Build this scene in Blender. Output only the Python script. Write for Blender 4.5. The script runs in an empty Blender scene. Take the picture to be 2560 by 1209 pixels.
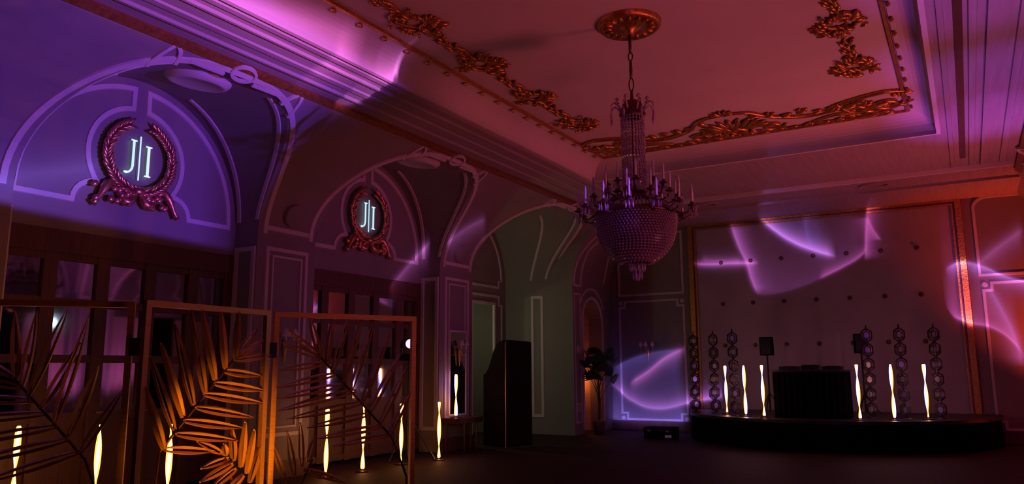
import bpy, math, random
from mathutils import Vector, Matrix
R = random.Random(7)
PI = math.pi
SC = bpy.context.scene
COL = SC.collection
V = Vector

# ------------------------------------------------------------------ camera
YAW, PITCH, ROLL, FPX = -0.532421, 0.165233, -0.006333, 1915.5
def camera():
    cy, sy, cp, sp = math.cos(YAW), math.sin(YAW), math.cos(PITCH), math.sin(PITCH)
    fwd = V((sy * cp, cy * cp, sp)); right = V((cy, -sy, 0)); up = right.cross(fwd)
    r = right * math.cos(ROLL) + up * math.sin(ROLL)
    u = up * math.cos(ROLL) - right * math.sin(ROLL)
    cd = bpy.data.cameras.new('camera'); cd.sensor_width = 36; cd.lens = FPX / 2560 * 36
    cd.clip_start = 0.05; cd.clip_end = 200
    co = bpy.data.objects.new('camera', cd); COL.objects.link(co)
    m = Matrix((r, u, -fwd)).transposed().to_4x4(); m.translation = V((0, 0, 1.6))
    co.matrix_world = m; SC.camera = co
camera()
SC.view_settings.view_transform = 'Standard'; SC.view_settings.look = 'None'
SC.view_settings.gamma = 1; SC.view_settings.exposure = 0.0
SC.view_settings.use_curve_mapping = False
SC.cycles.max_bounces = 6; SC.cycles.diffuse_bounces = 3; SC.cycles.glossy_bounces = 3
SC.cycles.transparent_max_bounces = 8; SC.cycles.caustics_reflective = False; SC.cycles.caustics_refractive = False
SC.cycles.sample_clamp_indirect = 2.0
w = bpy.data.worlds.new('night'); SC.world = w; w.use_nodes = True
w.node_tree.nodes['Background'].inputs[0].default_value = (0.01, 0.006, 0.014, 1)
w.node_tree.nodes['Background'].inputs[1].default_value = 0.3

# ------------------------------------------------------------------ lights
def aim(o, loc, tgt):
    o.location = loc
    o.rotation_euler = (V(tgt) - V(loc)).to_track_quat('-Z', 'Y').to_euler()
def spot(name, loc, tgt, rgb, energy, deg, blend=0.6, size=0.06):
    L = bpy.data.lights.new(name, 'SPOT'); L.energy = energy; L.color = rgb
    L.spot_size = math.radians(deg); L.spot_blend = blend; L.shadow_soft_size = size
    o = bpy.data.objects.new(name, L); COL.objects.link(o); aim(o, loc, tgt); return o
def point(name, loc, rgb, energy, size=0.08):
    L = bpy.data.lights.new(name, 'POINT'); L.energy = energy; L.color = rgb; L.shadow_soft_size = size
    o = bpy.data.objects.new(name, L); COL.objects.link(o); o.location = loc; return o

def effect_projector(name, loc, tgt, energy, deg, filaments, wash=None, washk=0.0, size=0.012, shutters=()):
    """A stage-effect spot whose glass wheel throws wavy filaments of light.
    filaments: (points where the filament lands, axis, spread on + side, spread on - side, strength, colour)"""
    o = spot(name, loc, tgt, (1, 1, 1), energy, deg, 0.35, size)
    L = o.data; L.use_nodes = True; nt = L.node_tree; nd = nt.nodes; em = nd['Emission']
    rot = o.rotation_euler.to_matrix().transposed()
    def uv(p):
        d = rot @ (V(p) - V(loc)); return d.x / -d.z, d.y / -d.z
    def M(op, a, b=None, clamp=False):
        n = nd.new('ShaderNodeMath'); n.operation = op; n.use_clamp = clamp
        for i, v in enumerate((a, b)):
            if v is None: continue
            if isinstance(v, (int, float)): n.inputs[i].default_value = v
            else: nt.links.new(v, n.inputs[i])
        return n.outputs[0]
    tc = nd.new('ShaderNodeTexCoord'); sp = nd.new('ShaderNodeSeparateXYZ')
    nt.links.new(tc.outputs['Normal'], sp.inputs[0])
    nz = M('MULTIPLY', sp.outputs[2], -1.0)
    uvs = (M('DIVIDE', sp.outputs[0], nz), M('DIVIDE', sp.outputs[1], nz))
    total = None
    def addcol(fac, col):
        nonlocal total
        vm = nd.new('ShaderNodeVectorMath'); vm.operation = 'SCALE'
        vm.inputs[0].default_value = col; nt.links.new(fac, vm.inputs['Scale'])
        if total is None: total = vm.outputs[0]
        else:
            ad = nd.new('ShaderNodeVectorMath'); ad.operation = 'ADD'
            nt.links.new(total, ad.inputs[0]); nt.links.new(vm.outputs[0], ad.inputs[1]); total = ad.outputs[0]
    if wash:
        one = M('ADD', M('MULTIPLY', nz, 0.0), washk); addcol(one, wash)
    for pts, ax, sa, sb, k, col in filaments:
        q = [uv(p) for p in pts]; dm = sum((V(p) - V(loc)).length for p in pts) / len(pts); sa, sb = sa / dm, sb / dm
        if ax == 1: q = [(b, a) for a, b in q]
        q.sort()
        s0, s1 = q[0][0], q[-1][0]
        t0 = min(b for a, b in q) - 0.01; t1 = max(b for a, b in q) + 0.01
        s = M('DIVIDE', M('SUBTRACT', uvs[ax], s0), max(s1 - s0, 1e-4))
        fc = nd.new('ShaderNodeFloatCurve'); c = fc.mapping.curves[0]
        pp = [((a - s0) / (s1 - s0), (b - t0) / (t1 - t0)) for a, b in q]
        c.points[0].location = pp[0]; c.points[1].location = pp[-1]
        for p in pp[1:-1]: c.points.new(*p)
        fc.mapping.update(); nt.links.new(M('ADD', s, 0.0, True), fc.inputs['Value'])
        edge = M('ADD', M('MULTIPLY', fc.outputs[0], t1 - t0), t0)
        d = M('SUBTRACT', uvs[1 - ax], edge)
        prof = M('POWER', 2.718, M('MULTIPLY', M('MAXIMUM', M('DIVIDE', d, sa), M('DIVIDE', d, -sb)), -1.0))
        win = M('MULTIPLY', M('MULTIPLY', s, 9.0, True), M('MULTIPLY', M('SUBTRACT', 1.0, s), 9.0, True))
        addcol(M('MULTIPLY', M('MULTIPLY', prof, win), k), col)
    for pt, ax, side, soft in shutters:      # framing shutters: keep what lies on the + or - side of a landing point
        e = uv(pt)[ax]
        f = M('DIVIDE', M('MULTIPLY', M('SUBTRACT', uvs[ax], e), side), soft / (V(pt) - V(loc)).length, True)
        vm = nd.new('ShaderNodeVectorMath'); vm.operation = 'SCALE'
        nt.links.new(total, vm.inputs[0]); nt.links.new(f, vm.inputs['Scale']); total = vm.outputs[0]
    nt.links.new(total, em.inputs['Color'])
    return o

PINK, VIO, BLU, PUR = (1.0, 0.22, 0.95), (0.55, 0.22, 1.0), (0.28, 0.2, 1.0), (0.8, 0.24, 1.0)
Y = 19.8
HEAD = (1.0, -2.0, 2.0)
MIRH = (1.3, 11.22, 2.9)
effect_projector('wave_projector_beam', HEAD, (-3.2, 19.8, 2.8), 27000, 48, [
    ([(-6.09, Y, 4.35), (-5.7, Y, 4.3), (-5.07, Y, 4.28), (-4.39, Y, 4.24)], 0, 0.05, 0.05, 1.0, PUR),
    ([(-5.9, Y, 4.42), (-5.4, Y, 4.36), (-4.8, Y, 4.32)], 0, 0.10, 0.08, 0.3, PUR),
    ([(-5.05, Y, 5.36), (-4.89, Y, 4.76), (-4.69, Y, 4.23), (-4.59, Y, 3.81), (-4.44, Y, 3.41)], 1, 0.16, 0.035, 0.75, PUR),
    ([(-4.39, Y, 5.5), (-4.02, Y, 5.1), (-3.56, Y, 4.72), (-3.1, Y, 4.47), (-2.56, Y, 4.26)], 0, 0.15, 0.05, 1.6, (0.6, 0.25, 1)),
    ([(-4.3, Y, 5.45), (-4.02, Y, 5.1), (-3.56, Y, 4.72), (-3.1, Y, 4.47), (-2.8, Y, 4.33)], 0, 0.55, 0.06, 0.22, BLU),
    ([(-3.19, Y, 5.4), (-3.2, Y, 4.9), (-3.1, Y, 4.5)], 1, 0.09, 0.05, 0.22, BLU),
    ([(-4.46, Y, 3.41), (-3.63, Y, 3.53), (-2.87, Y, 3.8), (-2.4, Y, 4.01), (-2.03, Y, 4.22), (-1.83, Y, 4.44)], 0, 0.9, 0.03, 0.11, PUR),
    ([(-3.0, Y, 3.74), (-2.87, Y, 3.8), (-2.4, Y, 4.01), (-2.03, Y, 4.22), (-1.83, Y, 4.44)], 0, 0.09, 0.025, 0.45, PINK),
    ([(-1.74, Y, 5.6), (-1.84, Y, 4.98), (-1.92, Y, 4.1)], 1, 0.12, 0.02, 0.55, PINK),
    ([(-1.80, Y, 5.16), (-1.72, Y, 4.87), (-1.61, Y, 4.65), (-1.56, Y, 4.55)], 1, 0.02, 0.14, 0.4, PINK),
    ([(-0.3, Y, 3.78), (-0.2, Y, 3.83), (0.01, Y, 3.91), (0.38, Y, 3.81), (0.81, Y, 3.55), (1.16, Y, 3.41), (1.5, Y, 3.3)], 0, 0.03, 0.14, 1.5, VIO),
    ([(0.2, Y, 3.7), (0.31, Y, 3.81), (0.72, Y, 4.16), (1.27, Y, 4.55)], 0, 0.1, 0.2, 0.5, PUR),
    ([(-0.38, Y, 3.31), (-0.25, Y, 2.76), (0.04, Y, 2.58), (0.48, Y, 2.45), (0.82, Y, 2.16), (1.0, Y, 1.78)], 0, 0.65, 0.03, 0.42, PINK),
    ([(-0.25, Y, 2.76), (0.04, Y, 2.58), (0.48, Y, 2.45), (0.82, Y, 2.16), (1.05, Y, 1.68)], 0, 0.06, 0.03, 0.6, PINK),
    ([(0.45, Y, 3.45), (0.73, Y, 2.72), (0.89, Y, 2.16), (0.96, Y, 1.6)], 1, 0.06, 0.12, 0.75, VIO),
    ([(-8.0, Y, 1.2), (-7.81, Y, 1.32), (-7.46, Y, 1.53), (-6.94, Y, 1.9), (-6.4, Y, 2.13)], 0, 0.05, 0.12, 1.4, PUR),
    ([(-8.6, Y, 1.22), (-8.39, Y, 1.11), (-7.94, Y, 0.77), (-7.27, Y, 0.57), (-6.34, Y, 0.74), (-5.3, Y, 0.95)], 0, 0.14, 0.04, 1.7, VIO),
    ([(-8.5, Y, 1.6), (-7.79, Y, 1.91), (-7.21, Y, 2.04), (-6.5, Y, 2.1)], 0, 0.03, 0.6, 0.6, BLU),
    ([(-8.7, Y, 0.35), (-7.5, Y, 0.2), (-6.36, Y, 0.3)], 0, 0.55, 0.1, 1.25, BLU),
], wash=(0.42, 0.06, 0.8), washk=0.006)
effect_projector('pier_projector_beam', (0.4, -1.8, 2.05), (-9.2, 12.6, 4.0), 14000, 30, [
    ([(-9.2, 12.94, 4.18), (-9.2, 13.57, 4.55), (-9.2, 14.57, 4.96)], 0, 0.06, 0.14, 1.1, PUR),
    ([(-9.2, 11.0, 3.1), (-9.2, 11.23, 3.3), (-9.2, 11.76, 3.76), (-9.2, 12.34, 4.18)], 0, 0.06, 0.16, 1.1, PUR),
])
# projector standing nearer the middle of the room, thrown on the left beam
effect_projector('beam_projector_beam', (1.6, 3.2, 1.9), (-6.6, 6.6, 5.3), 5200, 62, [
    ([(-6.5, 3.8, 5.4), (-6.47, 4.8, 5.4), (-6.56, 5.4, 5.4), (-6.67, 6.09, 5.4), (-6.74, 6.69, 5.4), (-6.7, 7.1, 5.4)], 0, 0.5, 0.2, 1.0, PINK),
    ([(-6.75, 6.6, 5.4), (-6.6, 7.2, 5.4), (-6.3, 7.45, 5.4), (-5.9, 7.4, 5.55)], 0, 0.16, 0.14, 1.4, PINK),
    ([(-7.58, 7.78, 5.4), (-6.94, 7.83, 5.4), (-6.27, 7.62, 5.4), (-6.0, 7.4, 5.4)], 0, 0.26, 0.05, 1.4, PUR),
], wash=(0.34, 0.09, 0.9), washk=0.05, shutters=[((-6.8, 8.1, 5.4), 0, -1, 0.15), ((-5.7, 6.2, 5.66), 1, -1, 0.25), ((-8.4, 6.2, 4.9), 1, 1, 0.4)])
# violet wash over the first bay, framed off at the door heads
effect_projector('violet_wash', (1.8, 7.6, 1.9), (-9.5, 5.2, 4.6), 8500, 44, [
    ([(-9.6, 3.0, 3.4), (-9.6, 4.6, 3.9), (-9.6, 5.9, 4.35)], 0, 0.2, 0.4, 0.5, BLU),
], wash=(0.20, 0.06, 1.0), washk=0.42, size=0.03, shutters=[((-9.2, 8.3, 3.34), 1, 1, 0.08), ((-9.0, 8.05, 4.9), 0, -1, 0.8), ((-6.05, 6.0, 5.5), 1, -1, 0.4)])
spot('violet_wash_second', (1.3, 11.3, 2.6), (-9.4, 11.0, 2.9), (0.70, 0.09, 0.75), 300, 40, 1.0, 0.08)
# red uplights along the right-hand wall and in the far corner
for yy, e, rgb in ((4.0, 130, (1, 0.13, 0.19)), (9.0, 150, (1, 0.13, 0.18)), (14.5, 230, (1, 0.12, 0.17))):
    spot('red_uplight', (2.2, yy, 0.35), (-2.6, yy, 6.2), rgb, e * 3.2, 92, 1.0, 0.45)
spot('corner_red_uplight', (2.0, 18.4, 0.3), (1.7, 19.8, 4.2), (1, 0.07, 0.02), 850, 85, 1.0, 0.1)
for yy, e in ((8.6, 500), (11.4, 500), (13.5, 900)):
    spot('violet_beam_uplight', (1.1, yy, 0.3), (0.62, yy + 0.1, 5.4), (0.42, 0.09, 1), e, 34, 1.0, 0.06)
for yy in (7.6, 10.0, 12.4, 14.2):
    spot('curtain_fill_light', (2.1, yy, 0.3), (3.1, yy + 0.2, 3.4), (0.85, 0.16, 0.72), 150, 80, 1.0, 0.1)  # unseen lights added to brighten the curtains reflected in the door panes
point('passage_light', (-10.15, 14.25, 2.7), (0.62, 0.75, 0.42), 26)
point('alcove_light', (-9.05, 18.85, 1.3), (1.0, 0.28, 0.06), 5)
point('hall_light', (-11.6, 15.3, 2.8), (0.7, 0.75, 0.4), 16)

# ------------------------------------------------------------------ materials
MATS = {}
def mat(name, rgb, rough=0.6, metal=0.0, var=0.12, scale=6.0, emit=None, estr=0.0, bump=0.0, spec=0.4, stretch=None):
    if name in MATS: return MATS[name]
    m = bpy.data.materials.new(name); m.use_nodes = True; nt = m.node_tree; b = nt.nodes['Principled BSDF']
    b.inputs['Roughness'].default_value = rough; b.inputs['Metallic'].default_value = metal
    b.inputs['Specular IOR Level'].default_value = spec
    tc = nt.nodes.new('ShaderNodeTexCoord'); nz = nt.nodes.new('ShaderNodeTexNoise'); nz.inputs['Scale'].default_value = scale
    nz.inputs['Detail'].default_value = 5
    if stretch:
        mp = nt.nodes.new('ShaderNodeMapping'); mp.inputs['Scale'].default_value = stretch
        nt.links.new(tc.outputs['Object'], mp.inputs[0]); nt.links.new(mp.outputs[0], nz.inputs['Vector'])
    else: nt.links.new(tc.outputs['Object'], nz.inputs['Vector'])
    cr = nt.nodes.new('ShaderNodeValToRGB')
    cr.color_ramp.elements[0].position = 0.3; cr.color_ramp.elements[1].position = 0.7
    cr.color_ramp.elements[0].color = (*[c * (1 - var) for c in rgb], 1)
    cr.color_ramp.elements[1].color = (*[min(1, c * (1 + var)) for c in rgb], 1)
    nt.links.new(nz.outputs[0], cr.inputs[0]); nt.links.new(cr.outputs[0], b.inputs['Base Color'])
    if bump:
        bp = nt.nodes.new('ShaderNodeBump'); bp.inputs['Strength'].default_value = bump; bp.inputs['Distance'].default_value = 0.02
        nt.links.new(nz.outputs[0], bp.inputs['Height']); nt.links.new(bp.outputs[0], b.inputs['Normal'])
    if emit:
        b.inputs['Emission Color'].default_value = (*emit, 1); b.inputs['Emission Strength'].default_value = estr
    MATS[name] = m; return m
PAINT = mat('wall_paint', (0.24, 0.2, 0.19), 0.7, var=0.06, scale=2.0)
TRIM = mat('trim_paint', (0.58, 0.5, 0.49), 0.6, var=0.05, scale=3.0)
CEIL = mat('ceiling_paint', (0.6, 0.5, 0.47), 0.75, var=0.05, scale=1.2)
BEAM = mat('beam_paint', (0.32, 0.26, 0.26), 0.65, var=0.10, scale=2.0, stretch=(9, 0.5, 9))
GOLD = mat('gilding', (0.6, 0.27, 0.05), 0.36, 0.85, var=0.3, scale=25, bump=0.3)
DGOLD = mat('old_gilding', (0.34, 0.14, 0.04), 0.45, 0.6, var=0.3, scale=20)
CGOLD = mat('copper_gilding', (0.7, 0.3, 0.2), 0.3, 0.85, var=0.3, scale=25)
WOOD = mat('dark_wood', (0.10, 0.045, 0.03), 0.45, var=0.25, scale=4, stretch=(8, 8, 0.6))
FLOOR = mat('carpet', (0.038, 0.02, 0.016), 0.7, var=0.25, scale=9, bump=0.1, spec=0.12)
BLACK = mat('black_fabric', (0.003, 0.0028, 0.003), 1.0, var=0.2, scale=12, spec=0.02)
BLKM = mat('black_metal', (0.02, 0.02, 0.022), 0.4, 0.3, var=0.1)
BRASS = mat('brushed_brass', (0.66, 0.40, 0.15), 0.4, 0.45, var=0.12, scale=12, stretch=(1, 1, 10))
BRONZE = mat('bronze', (0.12, 0.06, 0.035), 0.4, 0.6, var=0.2)
CRYS = mat('crystal', (0.42, 0.31, 0.32), 0.08, 0.0, var=0.1, spec=1.0)
CANDLE = mat('candle_tube', (0.7, 0.6, 0.55), 0.5, var=0.05)
SHADE = mat('lamp_shade_cloth', (0.72, 0.6, 0.55), 0.8, var=0.05)
MIRR = mat('mirror_glass', (0.62, 0.6, 0.62), 0.04, 1.0, var=0.02)
WARM = mat('warm_led', (1, 0.7, 0.4), 0.5, emit=(1.0, 0.46, 0.13), estr=13)
RIM = mat('amber_led', (1, 0.5, 0.1), 0.5, emit=(1.0, 0.2, 0.012), estr=7)
BLUE = mat('blue_led', (0.2, 0.2, 1), 0.5, emit=(0.12, 0.10, 1.0), estr=16)
NEON = mat('cyan_white_light', (0.8, 0.95, 1), 0.5, emit=(0.5, 0.85, 1.0), estr=1.0)
LENS = mat('projector_lens', (0.7, 0.85, 1), 0.2, emit=(0.5, 0.85, 1.0), estr=60)
LENSV = mat('violet_lens', (0.7, 0.6, 1), 0.2, emit=(0.45, 0.3, 1.0), estr=3)
LEAF = mat('palm_leaf', (0.025, 0.05, 0.02), 0.5, var=0.3)
POT = mat('pot_glaze', (0.2, 0.12, 0.1), 0.4)
MAHOG = mat('mahogany', (0.09, 0.022, 0.014), 0.35, var=0.25, scale=5, stretch=(1, 6, 1))
CURT = mat('curtain_cloth', (0.5, 0.4, 0.36), 0.85, var=0.2, scale=6, stretch=(6, 6, 0.3))
ALC = mat('alcove_wall', (0.6, 0.36, 0.24), 0.7)
SCREENP = mat('stage_wall_cloth', (0.42, 0.32, 0.36), 0.8, var=0.08, scale=1.5)
def glassmat():
    m = bpy.data.materials.new('lantern_glass'); m.use_nodes = True; nt = m.node_tree
    for n in list(nt.nodes): nt.nodes.remove(n)
    o = nt.nodes.new('ShaderNodeOutputMaterial'); mx = nt.nodes.new('ShaderNodeMixShader')
    t = nt.nodes.new('ShaderNodeBsdfTransparent'); g = nt.nodes.new('ShaderNodeBsdfGlossy'); g.inputs['Roughness'].default_value = 0.3
    t.inputs[0].default_value = (0.95, 0.9, 0.9, 1)
    mx.inputs[0].default_value = 0.25
    nt.links.new(t.outputs[0], mx.inputs[1]); nt.links.new(g.outputs[0], mx.inputs[2]); nt.links.new(mx.outputs[0], o.inputs[0])
    return m
GLASS = glassmat()

# ------------------------------------------------------------------ mesh helpers
class MB:
    def __init__(s): s.v = []; s.f = []
    def add(s, vs, fs):
        k = len(s.v); s.v += [tuple(p) for p in vs]; s.f += [tuple(i + k for i in f) for f in fs]; return s
    def quad(s, a, b, c, d): return s.add([a, b, c, d], [(0, 1, 2, 3)])
    def box(s, c, d, rz=0.0, m=None):
        x, y, z = d[0] / 2, d[1] / 2, d[2] / 2
        b = min(x, y, z) * 0.18; vs = []
        P = [(-x, -y, -z), (x, -y, -z), (x, y, -z), (-x, y, -z), (-x, -y, z), (x, -y, z), (x, y, z), (-x, y, z)]
        rm = Matrix.Rotation(rz, 3, 'Z') if m is None else m
        vs = [V(c) + rm @ V(p) for p in P]
        return s.add(vs, [(3, 2, 1, 0), (4, 5, 6, 7), (0, 1, 5, 4), (1, 2, 6, 5), (2, 3, 7, 6), (3, 0, 4, 7)])
    def grid(s, rows):
        n = len(rows[0]); k = len(s.v)
        for r in rows: s.v += [tuple(p) for p in r]
        for i in range(len(rows) - 1):
            for j in range(n - 1):
                a = k + i * n + j; s.f.append((a, a + 1, a + n + 1, a + n))
        return s
    def tube(s, pts, r, n=8, caps=True, closed=False):
        pts = [V(p) for p in pts]; m = len(pts)
        rr = r if isinstance(r, (list, tuple)) else [r] * m
        k = len(s.v); prev = None
        for i, p in enumerate(pts):
            if closed: t = pts[(i + 1) % m] - pts[i - 1]
            else: t = pts[min(i + 1, m - 1)] - pts[max(i - 1, 0)]
            t.normalize()
            if prev is None:
                ref = V((0, 0, 1)) if abs(t.z) < 0.9 else V((1, 0, 0))
                a = t.cross(ref).normalized()
            else: a = (prev - t * prev.dot(t)).normalized()
            prev = a; b = t.cross(a)
            for j in range(n):
                q = 2 * PI * j / n; s.v.append(tuple(p + (a * math.cos(q) + b * math.sin(q)) * rr[i]))
        for i in range(m if closed else m - 1):
            for j in range(n):
                a0 = k + i * n + j; a1 = k + i * n + (j + 1) % n
                b0 = k + ((i + 1) % m) * n + j; b1 = k + ((i + 1) % m) * n + (j + 1) % n
                s.f.append((a0, a1, b1, b0))
        if caps and not closed:
            s.f.append(tuple(k + j for j in range(n))[::-1]); s.f.append(tuple(k + (m - 1) * n + j for j in range(n)))
        return s
    def lathe(s, prof, c=(0, 0, 0), n=24, wob=None):
        k = len(s.v)
        for i, (r, z) in enumerate(prof):
            for j in range(n):
                q = 2 * PI * j / n; rr = r * (wob(q, i) if wob else 1)
                s.v.append((c[0] + rr * math.cos(q), c[1] + rr * math.sin(q), c[2] + z))
        for i in range(len(prof) - 1):
            for j in range(n):
                a = k + i * n + j; b = k + i * n + (j + 1) % n
                s.f.append((a, b, b + n, a + n))
        return s
    def prism(s, poly, h):           # poly: closed list of 3D points, h: thickness vector
        n = len(poly); h = V(h)
        return s.add([V(p) for p in poly] + [V(p) + h for p in poly],
                     [tuple(range(n))[::-1], tuple(range(n, 2 * n))] + [(i, (i + 1) % n, n + (i + 1) % n, n + i) for i in range(n)])
    def gem(s, c, r, h, n=4, rot=0):
        c = V(c); k = len(s.v)
        s.v.append(tuple(c + V((0, 0, h)))); s.v.append(tuple(c - V((0, 0, h))))
        for j in range(n):
            q = 2 * PI * j / n + rot; s.v.append(tuple(c + V((r * math.cos(q), r * math.sin(q), 0))))
        for j in range(n):
            a, b = k + 2 + j, k + 2 + (j + 1) % n
            s.f.append((k, a, b)); s.f.append((k + 1, b, a))
        return s
    def blob(s, c, ax, ay, az, n=6, m=4):   # ellipsoid from three half-axis vectors
        c = V(c); ax, ay, az = V(ax), V(ay), V(az); k = len(s.v)
        s.v.append(tuple(c + az)); s.v.append(tuple(c - az))
        for i in range(1, m):
            a = PI * i / m
            for j in range(n):
                q = 2 * PI * j / n
                s.v.append(tuple(c + az * math.cos(a) + (ax * math.cos(q) + ay * math.sin(q)) * math.sin(a)))
        for j in range(n):
            j2 = (j + 1) % n
            s.f.append((k, k + 2 + j, k + 2 + j2)); s.f.append((k + 1, k + 2 + (m - 2) * n + j2, k + 2 + (m - 2) * n + j))
            for i in range(m - 2):
                a = k + 2 + i * n
                s.f.append((a + j, a + n + j, a + n + j2, a + j2))
        return s
    def strip(s, pts, nrm, w, h, closed=False):
        pts = [V(p) for p in pts]; m = len(pts); k = len(s.v)
        for i, p in enumerate(pts):
            if closed: ta = (pts[i] - pts[i - 1]).normalized(); tb = (pts[(i + 1) % m] - pts[i]).normalized()
            else:
                ta = (pts[i] - pts[i - 1]).normalized() if i else (pts[1] - pts[0]).normalized()
                tb = (pts[i + 1] - pts[i]).normalized() if i < m - 1 else ta
            nn = V(nrm[i]) if isinstance(nrm, list) else V(nrm)
            t = (ta + tb)
            t = t.normalized() if t.length > 1e-4 else ta
            sd = nn.cross(t).normalized(); k1 = max(0.5, t.dot(ta)); ww = w / 2 / k1
            s.v += [tuple(p - sd * ww - nn * 0.01), tuple(p - sd * ww * 0.75 + nn * h), tuple(p + sd * ww * 0.75 + nn * h), tuple(p + sd * ww - nn * 0.01)]
        for i in range(m if closed else m - 1):
            a = k + 4 * i; b = k + 4 * ((i + 1) % m)
            for j in range(3): s.f.append((a + j, a + j + 1, b + j + 1, b + j))
        if not closed: s.f.append((k, k + 1, k + 2, k + 3)); e = k + 4 * (m - 1); s.f.append((e + 3, e + 2, e + 1, e))
        return s
    def flipx(s):
        s.v = [(-6.4 - x, y, z) for x, y, z in s.v]; s.f = [f[::-1] for f in s.f]; return s

def obj(name, mb, m, parent=None, smooth=False, fix=True):
    me = bpy.data.meshes.new(name); me.from_pydata(mb.v, [], mb.f); me.update()
    if fix:
        import bmesh
        bm = bmesh.new(); bm.from_mesh(me); bmesh.ops.recalc_face_normals(bm, faces=bm.faces); bm.to_mesh(me); bm.free()
    me.materials.append(m)
    if smooth:
        me.polygons.foreach_set('use_smooth', [True] * len(me.polygons))
    o = bpy.data.objects.new(name, me); COL.objects.link(o)
    if parent: o.parent = parent
    return o
def tag(o, label, cat, group=None):
    o['label'] = label; o['category'] = cat
    if group: o['group'] = group
    return o
def thing(name, loc, label, cat, group=None, rz=0.0):
    o = bpy.data.objects.new(name, None); COL.objects.link(o); o.location = loc; o.rotation_euler = (0, 0, rz)
    o.empty_display_size = 0.1
    return tag(o, label, cat, group)
def struct(o, label=None):
    o['kind'] = 'structure'
    if label: o['label'] = label
    return o
def copy_tree(o, parent=None):
    c = o.copy(); COL.objects.link(c); c.parent = parent
    for ch in [x for x in KIDS.get(o.name, [])]: copy_tree(ch, c)
    return c
KIDS = {}
def dup(root):
    c = root.copy(); COL.objects.link(c)
    for ch in list(root.children):
        k = ch.copy(); COL.objects.link(k); k.parent = c
        for g in list(ch.children):
            d = g.copy(); COL.objects.link(d); d.parent = k
    return c

# ------------------------------------------------------------------ room shell
XF, XB, ZS, ZC, DC, NA, MC, HA = -9.2, -9.65, 3.7, 5.3, 1.613, 2.7, 2.05, 1.76
ZSOF, ZCEIL, YFAR = 5.4, 5.72, 19.8
BAYS = [-3.26, 1.47, 6.2, 10.93, 15.66]
def cove(z):
    if z <= ZS: return XF
    if z <= ZC: return XF + DC * ((z - ZS) / (ZC - ZS)) ** MC
    return XF + DC + (z - ZC) * 0.7
def edge(z):        # half width of the arch opening at height z
    if z <= ZS: return HA
    q = min(1.0, (z - ZS) / (ZC - ZS)); return HA * (1 - q ** NA) ** (1 / NA)
def wnorm(z):
    d = (cove(z + 0.01) - cove(z - 0.01)) / 0.02
    return V((1, 0, -d)).normalized()
def arch_front(yc, t, da=0.0, dz=0.0):
    c, s_ = math.cos(t), math.sin(t)
    y = yc + (HA + da) * math.copysign(abs(c) ** (2 / NA), c); z = ZS + (ZC - ZS + dz) * abs(s_) ** (2 / NA)
    return V((cove(z), y, z))
def arch_back(yc, t, xb=XB):
    return V((xb, yc + 1.72 * math.cos(t), 3.75 + 1.87 * math.sin(t)))
def intr(yc, t, r, xb=XB): return arch_front(yc, t).lerp(arch_back(yc, t, xb), r)
def intr_n(yc, t, r, xb=XB):
    e = 0.01
    n = (intr(yc, t + e, r, xb) - intr(yc, t - e, r, xb)).cross(intr(yc, t, r + e, xb) - intr(yc, t, r - e, xb)).normalized()
    ref = V((-9.0, yc, 3.5)) - intr(yc, t, r, xb)
    return n if n.dot(ref) > 0 else -n

def side_wall(left):
    fx = (lambda mb: mb) if left else (lambda mb: mb.flipx())
    mb = MB()
    zs = [0, 1.2, 2.4, 3.0, ZS] + [ZS + (ZC - ZS) * math.sin(PI / 2 * i / 22) for i in range(1, 23)]
    bounds = []
    ylo, yhi = -6.0, 17.42
    for i in range(len(BAYS) + 1):
        bounds.append((BAYS[i - 1] if i else None, BAYS[i] if i < len(BAYS) else None))
    for a, b in bounds:
        rows = []
        for z in zs:
            y0 = (a + edge(z)) if a is not None else ylo
            y1 = (b - edge(z)) if b is not None else yhi
            rows.append([V((cove(z), y0 + (y1 - y0) * j / 6, z)) for j in range(7)])
        mb.grid(rows)
    mb.quad((cove(ZC), ylo, ZC), (cove(ZC), 17.42, ZC), (cove(ZSOF), 17.42, ZSOF), (cove(ZSOF), ylo, ZSOF))
    for yc in BAYS:
        xb = -10.45 if (yc > 15 and left) else XB
        ts = [PI * i / 40 for i in range(41)]
        mb.grid([[intr(yc, t, r / 5, xb) for t in ts] for r in range(6)])
        for sg in (-1, 1):
            mb.quad((XF, yc + sg * HA, 0), (xb, yc + sg * 1.72, 0), (xb, yc + sg * 1.72, 3.75), (XF, yc + sg * HA, ZS))
        lo = 3.36
        if yc > 15 and left:      # solid back wall with a doorway
            d0, d1, dt = 15.77, 16.76, 3.25
            mb.quad((xb, yc - 1.72, 0), (xb, d0, 0), (xb, d0, 3.75), (xb, yc - 1.72, 3.75))
            mb.quad((xb, d1, 0), (xb, yc + 1.72, 0), (xb, yc + 1.72, 3.75), (xb, d1, 3.75))
            mb.quad((xb, d0, dt), (xb, d1, dt), (xb, d1, 3.75), (xb, d0, 3.75))
            lo = 3.75
        pts = [arch_back(yc, t, xb) for t in ts]
        if lo < 3.75: pts += [V((xb, yc - 1.72, lo)), V((xb, yc + 1.72, lo))]
        mb.add(pts, [tuple(range(len(pts)))])
    return fx(mb)
wl = struct(obj('wall_left', side_wall(True), PAINT, fix=False), 'arcaded plaster wall with three tall arched bays and pale mouldings')
wr = struct(obj('wall_right', side_wall(False), PAINT, fix=False), 'arcaded plaster wall opposite the mirrored doors')

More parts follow.
